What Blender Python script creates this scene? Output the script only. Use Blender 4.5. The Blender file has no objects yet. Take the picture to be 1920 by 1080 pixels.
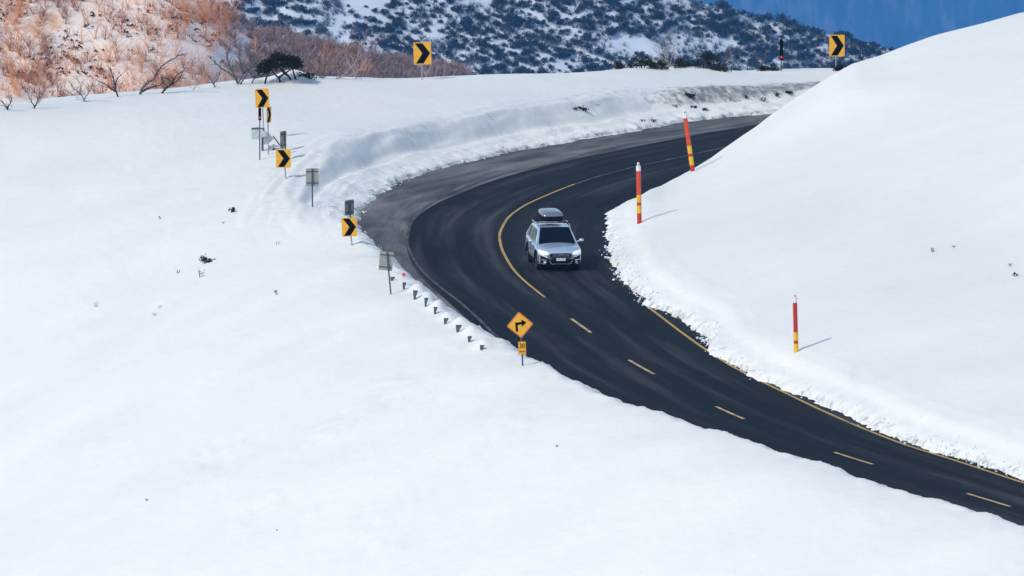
import bpy, bmesh, math, random
import numpy as np
from mathutils import Vector, Matrix, Euler

# ------------------------------------------------------------------ camera, world, sun
scene = bpy.context.scene
COL = scene.collection
F_PX = 13000.0
PITCH = math.atan((540 + 1080.76) / F_PX)
CAM_Z, CAM_Y = 34.893, -280.0
cam_d = bpy.data.cameras.new("camera"); cam = bpy.data.objects.new("camera", cam_d); COL.objects.link(cam)
cam_d.sensor_width = 36; cam_d.lens = 36 * F_PX / 1920
cam_d.clip_start = 1; cam_d.clip_end = 20000
cam.location = (0, CAM_Y, CAM_Z); cam.rotation_euler = (math.pi/2 - PITCH, 0, 0)
scene.camera = cam

SUN_EL, SUN_AZ = math.radians(44), math.radians(230)     # azimuth clockwise from +Y: behind-left of the camera
world = bpy.data.worlds.new("World"); scene.world = world; world.use_nodes = True
wn = world.node_tree; bg = wn.nodes["Background"]
sky = wn.nodes.new("ShaderNodeTexSky"); sky.sky_type = 'NISHITA'; sky.sun_disc = False
sky.sun_elevation = SUN_EL; sky.sun_rotation = SUN_AZ
sky.air_density = 1.0; sky.dust_density = 0.6; sky.ozone_density = 1.5
wn.links.new(sky.outputs[0], bg.inputs[0]); bg.inputs[1].default_value = 0.15
sd = bpy.data.lights.new("sun", 'SUN'); sd.energy = 2.35; sd.angle = math.radians(2.2); sd.color = (1, 0.93, 0.79)
sun = bpy.data.objects.new("sun", sd); COL.objects.link(sun)
sdir = Vector((math.sin(SUN_AZ)*math.cos(SUN_EL), math.cos(SUN_AZ)*math.cos(SUN_EL), math.sin(SUN_EL)))
sun.rotation_euler = sdir.to_track_quat('Z', 'Y').to_euler(); sun.location = (-60, -60, 60)
scene.view_settings.view_transform = 'Standard'; scene.view_settings.look = 'None'
scene.view_settings.exposure = 0.07; scene.view_settings.gamma = 1.0
scene.render.engine = 'CYCLES'
scene.cycles.volume_bounces = 0

HAZE_COL = (.12, .44, 1.0, 1); HAZE_DENS = .00009
R = random.Random(7); NR = np.random.default_rng(7)

# ------------------------------------------------------------------ ray helpers (pixel of the 1920x1080 survey picture -> place)
cp, sp = math.cos(PITCH), math.sin(PITCH)
def ray(px, py):
    u = (px - 960) / F_PX; v = (540 - py) / F_PX
    return np.array([u, cp + v*sp, -sp + v*cp])
def onz(px, py, z=0.0):
    d = ray(px, py); t = (z - CAM_Z) / d[2]
    return np.array([d[0]*t, CAM_Y + d[1]*t, z])
def ony(px, py, y):
    d = ray(px, py); t = (y - CAM_Y) / d[1]
    return np.array([d[0]*t, y, CAM_Z + d[2]*t])
def scale_at(y):
    return F_PX / (y - CAM_Y)

# ------------------------------------------------------------------ noise
def vnoise(x, y, seed=0):
    xi = np.floor(x).astype(np.int64); yi = np.floor(y).astype(np.int64)
    fx = x - xi; fy = y - yi
    fx = fx*fx*fx*(fx*(fx*6-15)+10); fy = fy*fy*fy*(fy*(fy*6-15)+10)
    def h(a, b):
        n = (a*374761393 + b*668265263 + seed*974634777) & 0xffffffff
        n = ((n ^ (n >> 13)) * 1274126177) & 0xffffffff
        n = (n ^ (n >> 16)) & 0xffff
        return n / 32767.5 - 1.0
    return (h(xi, yi)*(1-fx) + h(xi+1, yi)*fx)*(1-fy) + (h(xi, yi+1)*(1-fx) + h(xi+1, yi+1)*fx)*fy
def fbm(x, y, o=3, seed=0):
    s = 0; a = 1; t = 0
    for k in range(o):
        s = s + a*vnoise(x*2**k + 17.3*k, y*2**k - 9.1*k, seed+k); t += a; a *= .5
    return s/t
def sstep(a, b, x):
    t = np.clip((x-a)/(b-a), 0, 1); return t*t*(3-2*t)

# ------------------------------------------------------------------ materials
def mat(name, color=(.5,.5,.5), rough=.6, metal=0, noise=None, bump=None, coat=0, emit=None, spec=None):
    m = bpy.data.materials.new(name); m.use_nodes = True
    nt = m.node_tree; b = nt.nodes["Principled BSDF"]
    b.inputs["Base Color"].default_value = (*color, 1); b.inputs["Roughness"].default_value = rough
    b.inputs["Metallic"].default_value = metal
    if coat: b.inputs["Coat Weight"].default_value = coat; b.inputs["Coat Roughness"].default_value = .05
    if spec is not None: b.inputs["Specular IOR Level"].default_value = spec
    if emit: b.inputs["Emission Color"].default_value = (*emit[:3], 1); b.inputs["Emission Strength"].default_value = emit[3]
    tc = nt.nodes.new("ShaderNodeTexCoord")
    if noise:   # (scale, colour2, lo, hi)
        n = nt.nodes.new("ShaderNodeTexNoise"); n.inputs["Scale"].default_value = noise[0]; n.inputs["Detail"].default_value = 6
        r = nt.nodes.new("ShaderNodeValToRGB"); r.color_ramp.elements[0].position = noise[2]; r.color_ramp.elements[1].position = noise[3]
        r.color_ramp.elements[0].color = (*color, 1); r.color_ramp.elements[1].color = (*noise[1], 1)
        nt.links.new(tc.outputs["Object"], n.inputs["Vector"]); nt.links.new(n.outputs["Fac"], r.inputs[0]); nt.links.new(r.outputs[0], b.inputs["Base Color"])
    if bump:    # (scale, strength, distance)
        n = nt.nodes.new("ShaderNodeTexNoise"); n.inputs["Scale"].default_value = bump[0]; n.inputs["Detail"].default_value = 5
        bp = nt.nodes.new("ShaderNodeBump"); bp.inputs["Strength"].default_value = bump[1]; bp.inputs["Distance"].default_value = bump[2]
        nt.links.new(tc.outputs["Object"], n.inputs["Vector"]); nt.links.new(n.outputs["Fac"], bp.inputs["Height"]); nt.links.new(bp.outputs[0], b.inputs["Normal"])
    return m

def snow_material(name, base, attr=True):
    m = mat(name, base, .55); nt = m.node_tree; b = nt.nodes["Principled BSDF"]; L = nt.links
    b.inputs["Specular IOR Level"].default_value = .25
    tc = nt.nodes.new("ShaderNodeTexCoord")
    def noise(scale, detail=5, rough=.5):
        n = nt.nodes.new("ShaderNodeTexNoise"); n.inputs["Scale"].default_value = scale; n.inputs["Detail"].default_value = detail
        n.inputs["Roughness"].default_value = rough; L.new(tc.outputs["Object"], n.inputs["Vector"]); return n
    # gentle variation between old and fresh snow
    n1 = noise(.22, 6); r = nt.nodes.new("ShaderNodeValToRGB")
    r.color_ramp.elements[0].position = .3; r.color_ramp.elements[1].position = .7
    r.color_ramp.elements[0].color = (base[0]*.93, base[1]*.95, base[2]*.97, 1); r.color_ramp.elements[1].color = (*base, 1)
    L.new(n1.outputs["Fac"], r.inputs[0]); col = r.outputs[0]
    if attr:
        a = nt.nodes.new("ShaderNodeAttribute"); a.attribute_name = "dirt"
        mp = nt.nodes.new("ShaderNodeMapping"); mp.inputs["Scale"].default_value = (1, 1, .45); L.new(tc.outputs["Object"], mp.inputs[0])
        n2 = noise(2.2, 8, .7); L.new(mp.outputs[0], n2.inputs["Vector"])
        add = nt.nodes.new("ShaderNodeMath"); add.operation = 'MULTIPLY_ADD'; add.inputs[1].default_value = .42; add.inputs[2].default_value = -.66
        L.new(a.outputs["Fac"], add.inputs[0])
        s = nt.nodes.new("ShaderNodeMath"); s.operation = 'ADD'; L.new(n2.outputs["Fac"], s.inputs[0]); L.new(add.outputs[0], s.inputs[1])
        r2 = nt.nodes.new("ShaderNodeMapRange"); r2.inputs["From Min"].default_value = .22; r2.inputs["From Max"].default_value = .42
        r2.inputs["From Min"].default_value = 0; r2.inputs["From Max"].default_value = .22
        L.new(s.outputs[0], r2.inputs["Value"])
        mx = nt.nodes.new("ShaderNodeMix"); mx.data_type = 'RGBA'; L.new(r2.outputs[0], mx.inputs["Factor"])
        L.new(col, mx.inputs["A"]); mx.inputs["B"].default_value = (.2, .2, .18, 1)
        col = mx.outputs["Result"]
        # old compacted grey ice on plough-cut faces
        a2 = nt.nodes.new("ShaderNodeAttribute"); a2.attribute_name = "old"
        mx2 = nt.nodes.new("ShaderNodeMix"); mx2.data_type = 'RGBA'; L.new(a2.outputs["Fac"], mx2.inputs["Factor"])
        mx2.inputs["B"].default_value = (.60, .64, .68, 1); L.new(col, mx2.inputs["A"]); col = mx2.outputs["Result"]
    L.new(col, b.inputs["Base Color"])
    n3 = noise(1.6, 8, .62); n4 = noise(14, 3, .6)
    m1 = nt.nodes.new("ShaderNodeMath"); m1.operation = 'MULTIPLY_ADD'; m1.inputs[1].default_value = .12; L.new(n4.outputs["Fac"], m1.inputs[0]); L.new(n3.outputs["Fac"], m1.inputs[2])
    bp = nt.nodes.new("ShaderNodeBump"); bp.inputs["Strength"].default_value = .45; bp.inputs["Distance"].default_value = .08
    L.new(m1.outputs[0], bp.inputs["Height"]); L.new(bp.outputs[0], b.inputs["Normal"])
    return m

M = {}
M['snow'] = snow_material("snow", (.89, .885, .83))
M['snow_far_shade'] = snow_material("snow_far_shade", (.68, .74, .82), attr=False)  # darker, bluer base: the hillside's shade is painted into the snow colour

def asphalt_material():
    m = mat("asphalt", (.03, .034, .042), .62); nt = m.node_tree; b = nt.nodes["Principled BSDF"]; L = nt.links
    b.inputs["Specular IOR Level"].default_value = .12
    uv = nt.nodes.new("ShaderNodeUVMap"); uv.uv_map = "UVMap"
    tc = nt.nodes.new("ShaderNodeTexCoord")
    def tex(scale3, sc, det, rough=.55, vec=None):
        mp = nt.nodes.new("ShaderNodeMapping"); mp.inputs["Scale"].default_value = scale3; L.new(vec or uv.outputs[0], mp.inputs[0])
        n = nt.nodes.new("ShaderNodeTexNoise"); n.inputs["Scale"].default_value = sc; n.inputs["Detail"].default_value = det; n.inputs["Roughness"].default_value = rough
        L.new(mp.outputs[0], n.inputs["Vector"]); return n.outputs["Fac"]
    streak = tex((.030, .8, 1), 1.0, 7, .62)             # long wear bands along the lanes
    blot = tex((.09, .42, 1), 1.0, 8, .68)
    fine = tex((1, 1, 1), 9.0, 6, .7)
    def ramp(inp, p):
        r = nt.nodes.new("ShaderNodeValToRGB"); r.color_ramp.interpolation = 'B_SPLINE'
        while len(r.color_ramp.elements) < len(p): r.color_ramp.elements.new(.5)
        for e, (pos, c) in zip(r.color_ramp.elements, p): e.position = pos; e.color = (*c, 1)
        L.new(inp, r.inputs[0]); return r.outputs[0]
    c1 = ramp(streak, [(.36, (.004, .005, .008)), (.46, (.009, .011, .014)), (.54, (.019, .022, .027)), (.64, (.058, .062, .068))])
    c2 = ramp(blot, [(.32, (.35, .38, .42)), (.5, (.95, .97, 1)), (.68, (2.1, 2.05, 1.95))])
    c3 = ramp(fine, [(.3, (.8, .8, .8)), (.7, (1.2, 1.2, 1.2))])
    mu = nt.nodes.new("ShaderNodeMix"); mu.data_type = 'RGBA'; mu.blend_type = 'MULTIPLY'; mu.inputs["Factor"].default_value = 1; L.new(c1, mu.inputs["A"]); L.new(c2, mu.inputs["B"])
    mu2 = nt.nodes.new("ShaderNodeMix"); mu2.data_type = 'RGBA'; mu2.blend_type = 'MULTIPLY'; mu2.inputs["Factor"].default_value = 1; L.new(mu.outputs["Result"], mu2.inputs["A"]); L.new(c3, mu2.inputs["B"])
    # damp melt tracks along both wheel paths: darker and shinier, by lateral offset (v)
    sx = nt.nodes.new("ShaderNodeSeparateXYZ"); L.new(uv.outputs[0], sx.inputs[0])
    wob = nt.nodes.new("ShaderNodeMath"); wob.operation = 'MULTIPLY_ADD'; wob.inputs[1].default_value = 1.6; L.new(blot, wob.inputs[0]); L.new(sx.outputs["Y"], wob.inputs[2])
    cs = nt.nodes.new("ShaderNodeMath"); cs.operation = 'MULTIPLY'; cs.inputs[1].default_value = 3.6; L.new(wob.outputs[0], cs.inputs[0])
    cs2 = nt.nodes.new("ShaderNodeMath"); cs2.operation = 'COSINE'; L.new(cs.outputs[0], cs2.inputs[0])
    band = ramp(cs2.outputs[0], [(.0, (.62, .64, .68)), (.55, (.9, .9, .9)), (1.0, (1.9, 1.85, 1.75))])
    mu3 = nt.nodes.new("ShaderNodeMix"); mu3.data_type = 'RGBA'; mu3.blend_type = 'MULTIPLY'; mu3.inputs["Factor"].default_value = .8; L.new(mu2.outputs["Result"], mu3.inputs["A"]); L.new(band, mu3.inputs["B"])
    L.new(mu3.outputs["Result"], b.inputs["Base Color"])
    rr = nt.nodes.new("ShaderNodeMapRange"); rr.inputs["From Min"].default_value = .3; rr.inputs["From Max"].default_value = .6
    rr.inputs["To Min"].default_value = .6; rr.inputs["To Max"].default_value = .9; L.new(streak, rr.inputs["Value"]); L.new(rr.outputs[0], b.inputs["Roughness"])
    bp = nt.nodes.new("ShaderNodeBump"); bp.inputs["Strength"].default_value = .3; bp.inputs["Distance"].default_value = .01; L.new(fine, bp.inputs["Height"]); L.new(bp.outputs[0], b.inputs["Normal"])
    return m
M['asphalt'] = asphalt_material()
def shoulder_material():
    m = mat("gravel", (.1, .1, .1), .9); nt = m.node_tree; b = nt.nodes["Principled BSDF"]; L = nt.links
    uv = nt.nodes.new("ShaderNodeUVMap"); uv.uv_map = "UVMap"
    def tex(scale3, sc, det, rough=.6):
        mp = nt.nodes.new("ShaderNodeMapping"); mp.inputs["Scale"].default_value = scale3; L.new(uv.outputs[0], mp.inputs[0])
        n = nt.nodes.new("ShaderNodeTexNoise"); n.inputs["Scale"].default_value = sc; n.inputs["Detail"].default_value = det; n.inputs["Roughness"].default_value = rough
        n.inputs["Distortion"].default_value = .6
        L.new(mp.outputs[0], n.inputs["Vector"]); return n.outputs["Fac"]
    a = tex((.12, .6, 1), 1.1, 8, .65)
    r = nt.nodes.new("ShaderNodeValToRGB")
    for _ in range(2): r.color_ramp.elements.new(.5)
    for e, (p, c) in zip(r.color_ramp.elements, [(.32, (.02, .023, .03)), (.43, (.07, .072, .078)), (.56, (.14, .14, .14)), (.72, (.23, .23, .225))]): e.position = p; e.color = (*c, 1)
    L.new(a, r.inputs[0]); L.new(r.outputs[0], b.inputs["Base Color"])
    f = tex((1, 1, 1), 7, 6, .8)
    bp = nt.nodes.new("ShaderNodeBump"); bp.inputs["Strength"].default_value = .6; bp.inputs["Distance"].default_value = .03; L.new(f, bp.inputs["Height"]); L.new(bp.outputs[0], b.inputs["Normal"])
    return m
M['gravel'] = shoulder_material()
M['line'] = mat("road_paint", (.60, .42, .2), .7, noise=(1.6, (.16, .13, .09), .45, .75))
M['line_edge'] = mat("edge_line_paint", (.50, .31, .075), .7, noise=(.9, (.22, .15, .07), .5, .8))
M['line_dim'] = mat("worn_road_paint", (.11, .10, .092), .8, noise=(.7, (.03, .032, .038), .38, .58))
M['sign_yellow'] = mat("sign_yellow", (.80, .40, .02), .5, noise=(6, (.72, .34, .02), .4, .8))
M['sign_orange'] = mat("sign_edge_orange", (.55, .16, .02), .5)
M['black'] = mat("black_paint", (.004, .004, .004), .8, spec=.05)
M['galv'] = mat("galvanised_steel", (.30, .34, .37), .5, .7, noise=(9, (.45, .48, .50), .35, .7))
M['galv_dark'] = mat("dull_dark_steel", (.07, .10, .13), .6, .3)
M['sign_back'] = mat("sign_back_aluminium", (.36, .37, .34), .55, .3, noise=(5, (.26, .28, .27), .35, .7))
M['red'] = mat("red_paint", (.55, .028, .012), .5, noise=(5, (.42, .02, .012), .4, .8))
M['orange'] = mat("orange_red_paint", (.72, .075, .018), .5, noise=(5, (.58, .05, .015), .4, .8))
M['yellow'] = mat("yellow_paint", (.85, .50, .015), .5, noise=(5, (.72, .4, .012), .4, .8))
M['white'] = mat("white_paint", (.8, .8, .8), .5)
M['reflector'] = mat("red_reflector", (.8, .02, .03), .25)
M['bark_grey'] = mat("grey_bark", (.13, .125, .125), .85, noise=(7, (.05, .045, .05), .4, .7))
M['bark_dark'] = mat("dark_bark", (.025, .022, .024), .9)
M['bark_pale'] = mat("pale_bark", (.42, .36, .30), .85, noise=(7, (.2, .16, .15), .4, .7))
M['leaf_dark'] = mat("dark_gum_leaf", (.016, .017, .014), .8, spec=.1)
M['leaf_olive'] = mat("olive_leaf", (.022, .028, .014), .8, noise=(3, (.012, .016, .012), .4, .7), spec=.2)
M['leaf_gum'] = mat("snow_gum_leaf", (.020, .038, .070), .85, noise=(.5, (.045, .06, .09), .4, .75), spec=.1)
M['twig_orange'] = mat("orange_twig", (.78, .36, .17), .8, noise=(.8, (.46, .19, .13), .4, .7), spec=.2)
M['twig_rust'] = mat("rust_twig", (.25, .10, .09), .8, noise=(.8, (.48, .24, .18), .4, .7), spec=.2)
M['twig_mauve'] = mat("mauve_twig", (.30, .25, .29), .85, noise=(.6, (.50, .37, .37), .4, .7), spec=.2)
M['scrub_dark'] = mat("dark_scrub", (.07, .03, .03), .85, spec=.1)
M['stubble'] = mat("heath_green", (.02, .03, .025), .9, spec=.1)

# ------------------------------------------------------------------ object helpers
def link(name, me, parent=None, material=None):
    o = bpy.data.objects.new(name, me); COL.objects.link(o)
    if parent: o.parent = parent
    if material is not None and not me.materials: me.materials.append(material)
    return o
def tag(o, label=None, cat=None, group=None, kind=None):
    if label: o['label'] = label
    if cat: o['category'] = cat
    if group: o['group'] = group
    if kind: o['kind'] = kind
    return o
def empty(name, loc, rz=0, **k):
    o = bpy.data.objects.new(name, None); COL.objects.link(o); o.empty_display_size = .2
    o.location = loc; o.rotation_euler = (0, 0, rz); tag(o, **k); return o
def np_mesh(name, co, faces, smooth=True, mats=(), uv=None, midx=None):
    me = bpy.data.meshes.new(name); co = np.asarray(co, np.float32); faces = np.asarray(faces, np.int32)
    me.vertices.add(len(co)); me.vertices.foreach_set("co", co.ravel())
    k = faces.shape[1]
    me.loops.add(faces.size); me.loops.foreach_set("vertex_index", faces.ravel())
    me.polygons.add(len(faces)); me.polygons.foreach_set("loop_start", np.arange(0, faces.size, k, dtype=np.int32))
    me.polygons.foreach_set("loop_total", np.full(len(faces), k, np.int32))
    me.polygons.foreach_set("use_smooth", np.full(len(faces), smooth, bool))
    for m in mats: me.materials.append(m)
    if midx is not None: me.polygons.foreach_set("material_index", np.asarray(midx, np.int32))
    if uv is not None:
        l = me.uv_layers.new(name="UVMap"); l.data.foreach_set("uv", np.asarray(uv, np.float32)[faces.ravel()].ravel())
    me.update(calc_edges=True); return me
class MB:                                    # collects shapes into ONE mesh
    def __init__(s): s.v = []; s.f = []; s.m = []; s.sm = []
    def add(s, vs, fs, mi=0, sm=False):
        o = len(s.v); s.v += [tuple(v) for v in vs]; s.f += [tuple(i+o for i in f) for f in fs]
        s.m += [mi]*len(fs); s.sm += [sm]*len(fs)
    def box(s, c, d, rot=None, mi=0):
        vs = []
        for z in (-1, 1):
            for x, y in ((-1,-1), (1,-1), (1,1), (-1,1)):
                p = Vector((x*d[0]/2, y*d[1]/2, z*d[2]/2))
                if rot: p = rot @ p
                vs.append(p + Vector(c))
        s.add(vs, [(3,2,1,0), (4,5,6,7), (0,1,5,4), (1,2,6,5), (2,3,7,6), (3,0,4,7)], mi)
    def tube(s, pts, rad, n=8, mi=0, cap=True, sm=True):
        pts = [Vector(p) for p in pts]; rings = []
        if not hasattr(rad, '__len__'): rad = [rad]*len(pts)
        up = Vector((0, 0, 1))
        for i, p in enumerate(pts):
            t = (pts[min(i+1, len(pts)-1)] - pts[max(i-1, 0)]).normalized()
            a = t.cross(up if abs(t.z) < .95 else Vector((1, 0, 0))).normalized(); b = t.cross(a)
            rings.append([p + (a*math.cos(2*math.pi*k/n) + b*math.sin(2*math.pi*k/n))*rad[i] for k in range(n)])
        vs = [v for r in rings for v in r]; fs = []
        for i in range(len(pts)-1):
            for k in range(n):
                fs.append((i*n+k, i*n+(k+1) % n, (i+1)*n+(k+1) % n, (i+1)*n+k))
        s.add(vs, fs, mi, sm)
        if cap:
            o = len(s.v)
            s.add(rings[0], [tuple(range(n))], mi); s.add(rings[-1], [tuple(reversed(range(n)))], mi)
    def prism(s, poly, y0, y1, mi=0, fn=None, rim=None):     # poly of (x,z), extruded along y; front = y0 (towards -y)
        n = len(poly)
        fr = [(x, y0, z) for x, z in poly]; bk = [(x, y1, z) for x, z in poly]
        vs = fr + bk
        if fn: vs = [fn(*v) for v in vs]
        s.add(vs, [tuple(range(n)), tuple(reversed(range(n, 2*n)))], mi)
        s.add(vs, [(i, i+n, (i+1) % n + n, (i+1) % n) for i in range(n)], mi if rim is None else rim)
    def mesh(s, name, mats):
        me = bpy.data.meshes.new(name); me.from_pydata(s.v, [], s.f)
        for m in mats: me.materials.append(m)
        me.polygons.foreach_set("material_index", s.m); me.polygons.foreach_set("use_smooth", s.sm)
        bm = bmesh.new(); bm.from_mesh(me); bmesh.ops.recalc_face_normals(bm, faces=bm.faces); bm.to_mesh(me); bm.free()
        me.update(); return me
    def build(s, name, mats, parent=None):
        if not isinstance(mats, (list, tuple)): mats = [mats]
        return link(name, s.mesh(name, mats), parent)

# ------------------------------------------------------------------ the road: centre line and both edges
CL = np.array([onz(*p)[:2] for p in [(1361,276),(1288,292),(1191,312),(1120,331),(1063,350),(985.5,383),(952,406.7),(935,438.6),(940,466.7),(956.7,498),(973,518),(998,539),(1021,557),(1070,597),(1107,623),(1178,675),(1225,701),(1341,762),(1392,785),(1562,848),(1638,871),(1815,926),(1895,950)]])
def resample(P, step):
    P = np.asarray(P, float); d = np.r_[0, np.cumsum(np.linalg.norm(np.diff(P, axis=0), axis=1))]
    n = max(2, int(d[-1]/step)); t = np.linspace(0, d[-1], n+1)
    return np.stack([np.interp(t, d, P[:, k]) for k in range(P.shape[1])], 1)
def smooth_line(P, step, w):
    Q = resample(P, step); k = int(w/step)
    for _ in range(3):
        pad = np.vstack([Q[0]*2 - Q[1:k+1][::-1], Q, Q[-1]*2 - Q[-k-1:-1][::-1]])
        ker = np.ones(2*k+1)/(2*k+1)
        Q = np.stack([np.convolve(pad[:, j], ker, 'valid') for j in range(Q.shape[1])], 1)
    return Q
d0 = CL[0] - CL[2]; d0 /= np.linalg.norm(d0); d1 = CL[-1] - CL[-4]; d1 /= np.linalg.norm(d1)
far_ext = [CL[0] + d0*k + np.array([.006*k*k, 0]) for k in (50, 38, 26, 14, 6)]
near_ext = [CL[-1] + d1*k for k in (6, 16, 30, 48)]
CLs = smooth_line(np.vstack([far_ext, CL, near_ext]), .25, 1.25)
CT = np.gradient(CLs, axis=0); CT /= np.linalg.norm(CT, axis=1)[:, None]
CN = np.stack([-CT[:, 1], CT[:, 0]], 1)               # travelling far -> near; inner (right-hand hill) side is +CN ?
CS = np.arange(len(CLs))*.25
if (CN[len(CN)//3] @ np.array([1., 0])) < 0: pass
def nearest_c(p):
    i = int(np.argmin(((CLs - p)**2).sum(1))); return i

# outer toe of the snow / inner toe of the snow, far -> near
toe_far = [(1454,212),(1290,228),(1200,245.5),(1120,257),(1041,270.5),(960,286),(874,304),(820,318),(777,332),(740,349),(710,365),(690,385),(676,405),(670,425)]
OEf = [onz(*p)[:2] for p in toe_far]
crest_px = [(671,436),(695,464),(716,485),(741,506),(772,527),(805,555),(842,586),(871,602),(897,617),(927,633),(966,658),(1019,684),(1087,717),(1138,738),(1221,764),(1265,785),(1307,796),(1360,812),(1428,831),(1467,846),(1541,868),(1604,888),(1681,911),(1774,940),(1826,957),(1893,977),(1930,990)]
CRn = np.array([onz(x, y, .7)[:2] for x, y in crest_px])
e = CRn[-1] - CRn[-5]; e /= np.linalg.norm(e)
CRn = np.vstack([CRn, [CRn[-1] + e*k for k in (10, 25, 45)]])
tn = np.gradient(CRn, axis=0); tn /= np.linalg.norm(tn, axis=1)[:, None]
nn = np.stack([-tn[:, 1], tn[:, 0]], 1)
nn *= np.sign((nn * (np.array([12., 15]) - CRn)).sum(1))[:, None]     # towards the hill
OEn = CRn + nn*1.0
fx = OEf[0] - OEf[2]; fx /= np.linalg.norm(fx)
OE = np.vstack([[CLs[0] + np.array([-6.5, 1.5])], [(CLs[60] + np.array([-5.5, 1.5]))], OEf, OEn[2:]])
OE = resample(OE, .4)
toe_in = [(1139,437.5),(1136,448),(1142,460),(1151,490),(1172,534),(1198.5,558),(1222,575.5),(1252,590),(1284,602),(1312,622),(1325,645),(1330,659),(1356,674),(1398,700),(1428,715),(1485,735),(1533,757),(1585,777),(1633,805),(1707,833),(1781.5,855),(1855.6,879),(1920,898)]
IEn = np.array([onz(*p)[:2] for p in toe_in])
e = IEn[-1] - IEn[-5]; e /= np.linalg.norm(e)
IEn = np.vstack([IEn, [IEn[-1] + e*k for k in (8, 22, 44)]])
i_ap = nearest_c(IEn[0])
side = np.sign(CN[i_ap] @ (IEn[0] - CLs[i_ap]))
CN = CN*side                                           # now +CN = towards the hill
IEf = [CLs[i] + CN[i]*(4.2 + 1.2*np.clip((i_ap - i)/60, 0, 1)*0) for i in range(0, i_ap-22, 12)]
IE = np.vstack([IEf, IEn]); IE = smooth_line(IE, .4, .6)

def strip(name, off_a, off_b, n, z, i0, i1, material, step=2, wob=0, varying=None):
    idx = np.arange(i0, i1+1, step); co = []; uv = []
    for i in idx:
        oa, ob = (off_a, off_b) if varying is None else varying(i)
        for k in range(n+1):
            t = oa + (ob-oa)*k/n
            p = CLs[i] + CN[i]*t
            co.append((p[0], p[1], z)); uv.append((CS[i], t))
    r = n+1; f = [(a*r+k, (a+1)*r+k, (a+1)*r+k+1, a*r+k+1) for a in range(len(idx)-1) for k in range(n)]
    me = np_mesh(name, co, f, False, [material], uv)
    bm = bmesh.new(); bm.from_mesh(me)
    for fc in bm.faces:
        if fc.normal.z < 0: fc.normal_flip()
    bm.to_mesh(me); bm.free()
    return link(name, me)
road = strip("road", -4.05, 5.6, 12, 0.0, 0, len(CLs)-1, M['asphalt'])
# ragged outer seal edge
tag(road, "dark two-lane asphalt road sweeping through a hairpin bend", kind='structure')
road_poly0 = np.vstack([OE[::5], OE[-1:], IE[::-6]])
def in_poly(P, V):
    c = np.zeros(len(P), bool); x, y = P[:, 0], P[:, 1]; j = len(V)-1
    for i in range(len(V)):
        xi, yi = V[i]; xj, yj = V[j]
        if yi != yj:
            c ^= ((yi > y) != (yj > y)) & (x < (xj-xi)*(y-yi)/(yj-yi) + xi)
        j = i
    return c
def sh_w(i):
    o_ = 3.6
    while o_ < 13 and in_poly((CLs[i] - CN[i]*o_)[None, :], road_poly0)[0]: o_ += .4
    return (-min(o_ + .45, 13), -3.6)
sh = strip("gravel_shoulder", 0, 0, 12, -.006, 0, len(CLs)-1, M['gravel'], varying=sh_w)
tag(sh, "grey gravel shoulder widening on the outside of the bend", kind='structure')

def polyline_strip(name, P, w, z, material, zj=0):
    P = np.asarray(P)
    P = np.asarray(P); T = np.gradient(P, axis=0); T /= np.linalg.norm(T, axis=1)[:, None]; N = np.stack([-T[:, 1], T[:, 0]], 1)
    A = P + N*w/2; B = P - N*w/2
    co = np.vstack([np.c_[A, np.full(len(A), z)], np.c_[B, np.full(len(B), z)]]); n = len(P)
    f = [(i, i+n, i+1+n, i+1) for i in range(n-1)]
    me = np_mesh(name, co, f, False, [material])
    bm = bmesh.new(); bm.from_mesh(me)
    for fc in bm.faces:
        if fc.normal.z < 0: fc.normal_flip()
    bm.to_mesh(me); bm.free(); return link(name, me, None)
# continuous centre line to its end, then the dashes
i_end = nearest_c(CL[12])
markings = empty("road_markings", (0, 0, 0)); tag(markings, kind='structure')
def mark(o, lab=None):
    o.parent = markings
    if lab: o['label'] = lab
i_worn = nearest_c(onz(1075, 346)[:2])
mark(polyline_strip("centre_line", CLs[i_worn:i_end+1], .115, .005, M['line_edge']), "solid yellow centre line curving round the bend")
mark(polyline_strip("centre_line", CLs[0:i_worn+1], .13, .005, M['line_dim']), "worn brownish far stretch of the centre line")
for a, b in ((13,14),(15,16),(17,18),(19,20),(21,22)):
    ia, ib = nearest_c(CL[a]), nearest_c(CL[b])
    mark(polyline_strip("centre_dash", CLs[ia:ib+1], .13, .005, M['line']))
ea, eb = [nearest_c(onz(*p)[:2]) for p in ((1160,405),(1130,470))]
edge_pts = np.array([onz(*p)[:2] for p in [(1222,575),(1245,592),(1280,619),(1320,648),(1380,687),(1441,718),(1485,738),(1522,757),(1615,798.5),(1707,835),(1781,857),(1855,881),(1918,902)]])
e = edge_pts[-1]-edge_pts[-4]; e /= np.linalg.norm(e)
edge_pts = edge_pts + np.array([-.16, -.04])
edge_pts = smooth_line(np.vstack([edge_pts, edge_pts[-1]+e*6, edge_pts[-1]+e*20]), .3, 1.2)
mark(polyline_strip("edge_line", edge_pts, .13, .005, M['line_edge']), "yellow edge line along the foot of the snow bank")
ap = smooth_line(np.array([onz(*p)[:2] for p in [(1165,395),(1158,402),(1150,412),(1143,424),(1139,440)]]), .2, .3)
mark(polyline_strip("edge_line", ap, .13, .005, M['line_edge']))
ol = smooth_line(np.array([onz(*p)[:2] for p in [(1397,239),(1303,251),(1216,265),(1120,282),(1041,305),(930,330),(847,360),(795,388),(768,420),(762,457),(776,488),(794,511),(819,534),(860,564),(900,600),(931,632),(971,658)]]), .3, 1.2)
mark(polyline_strip("edge_line", ol, .12, .005, M['line_dim']), "worn pale edge line on the outside of the bend")

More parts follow.
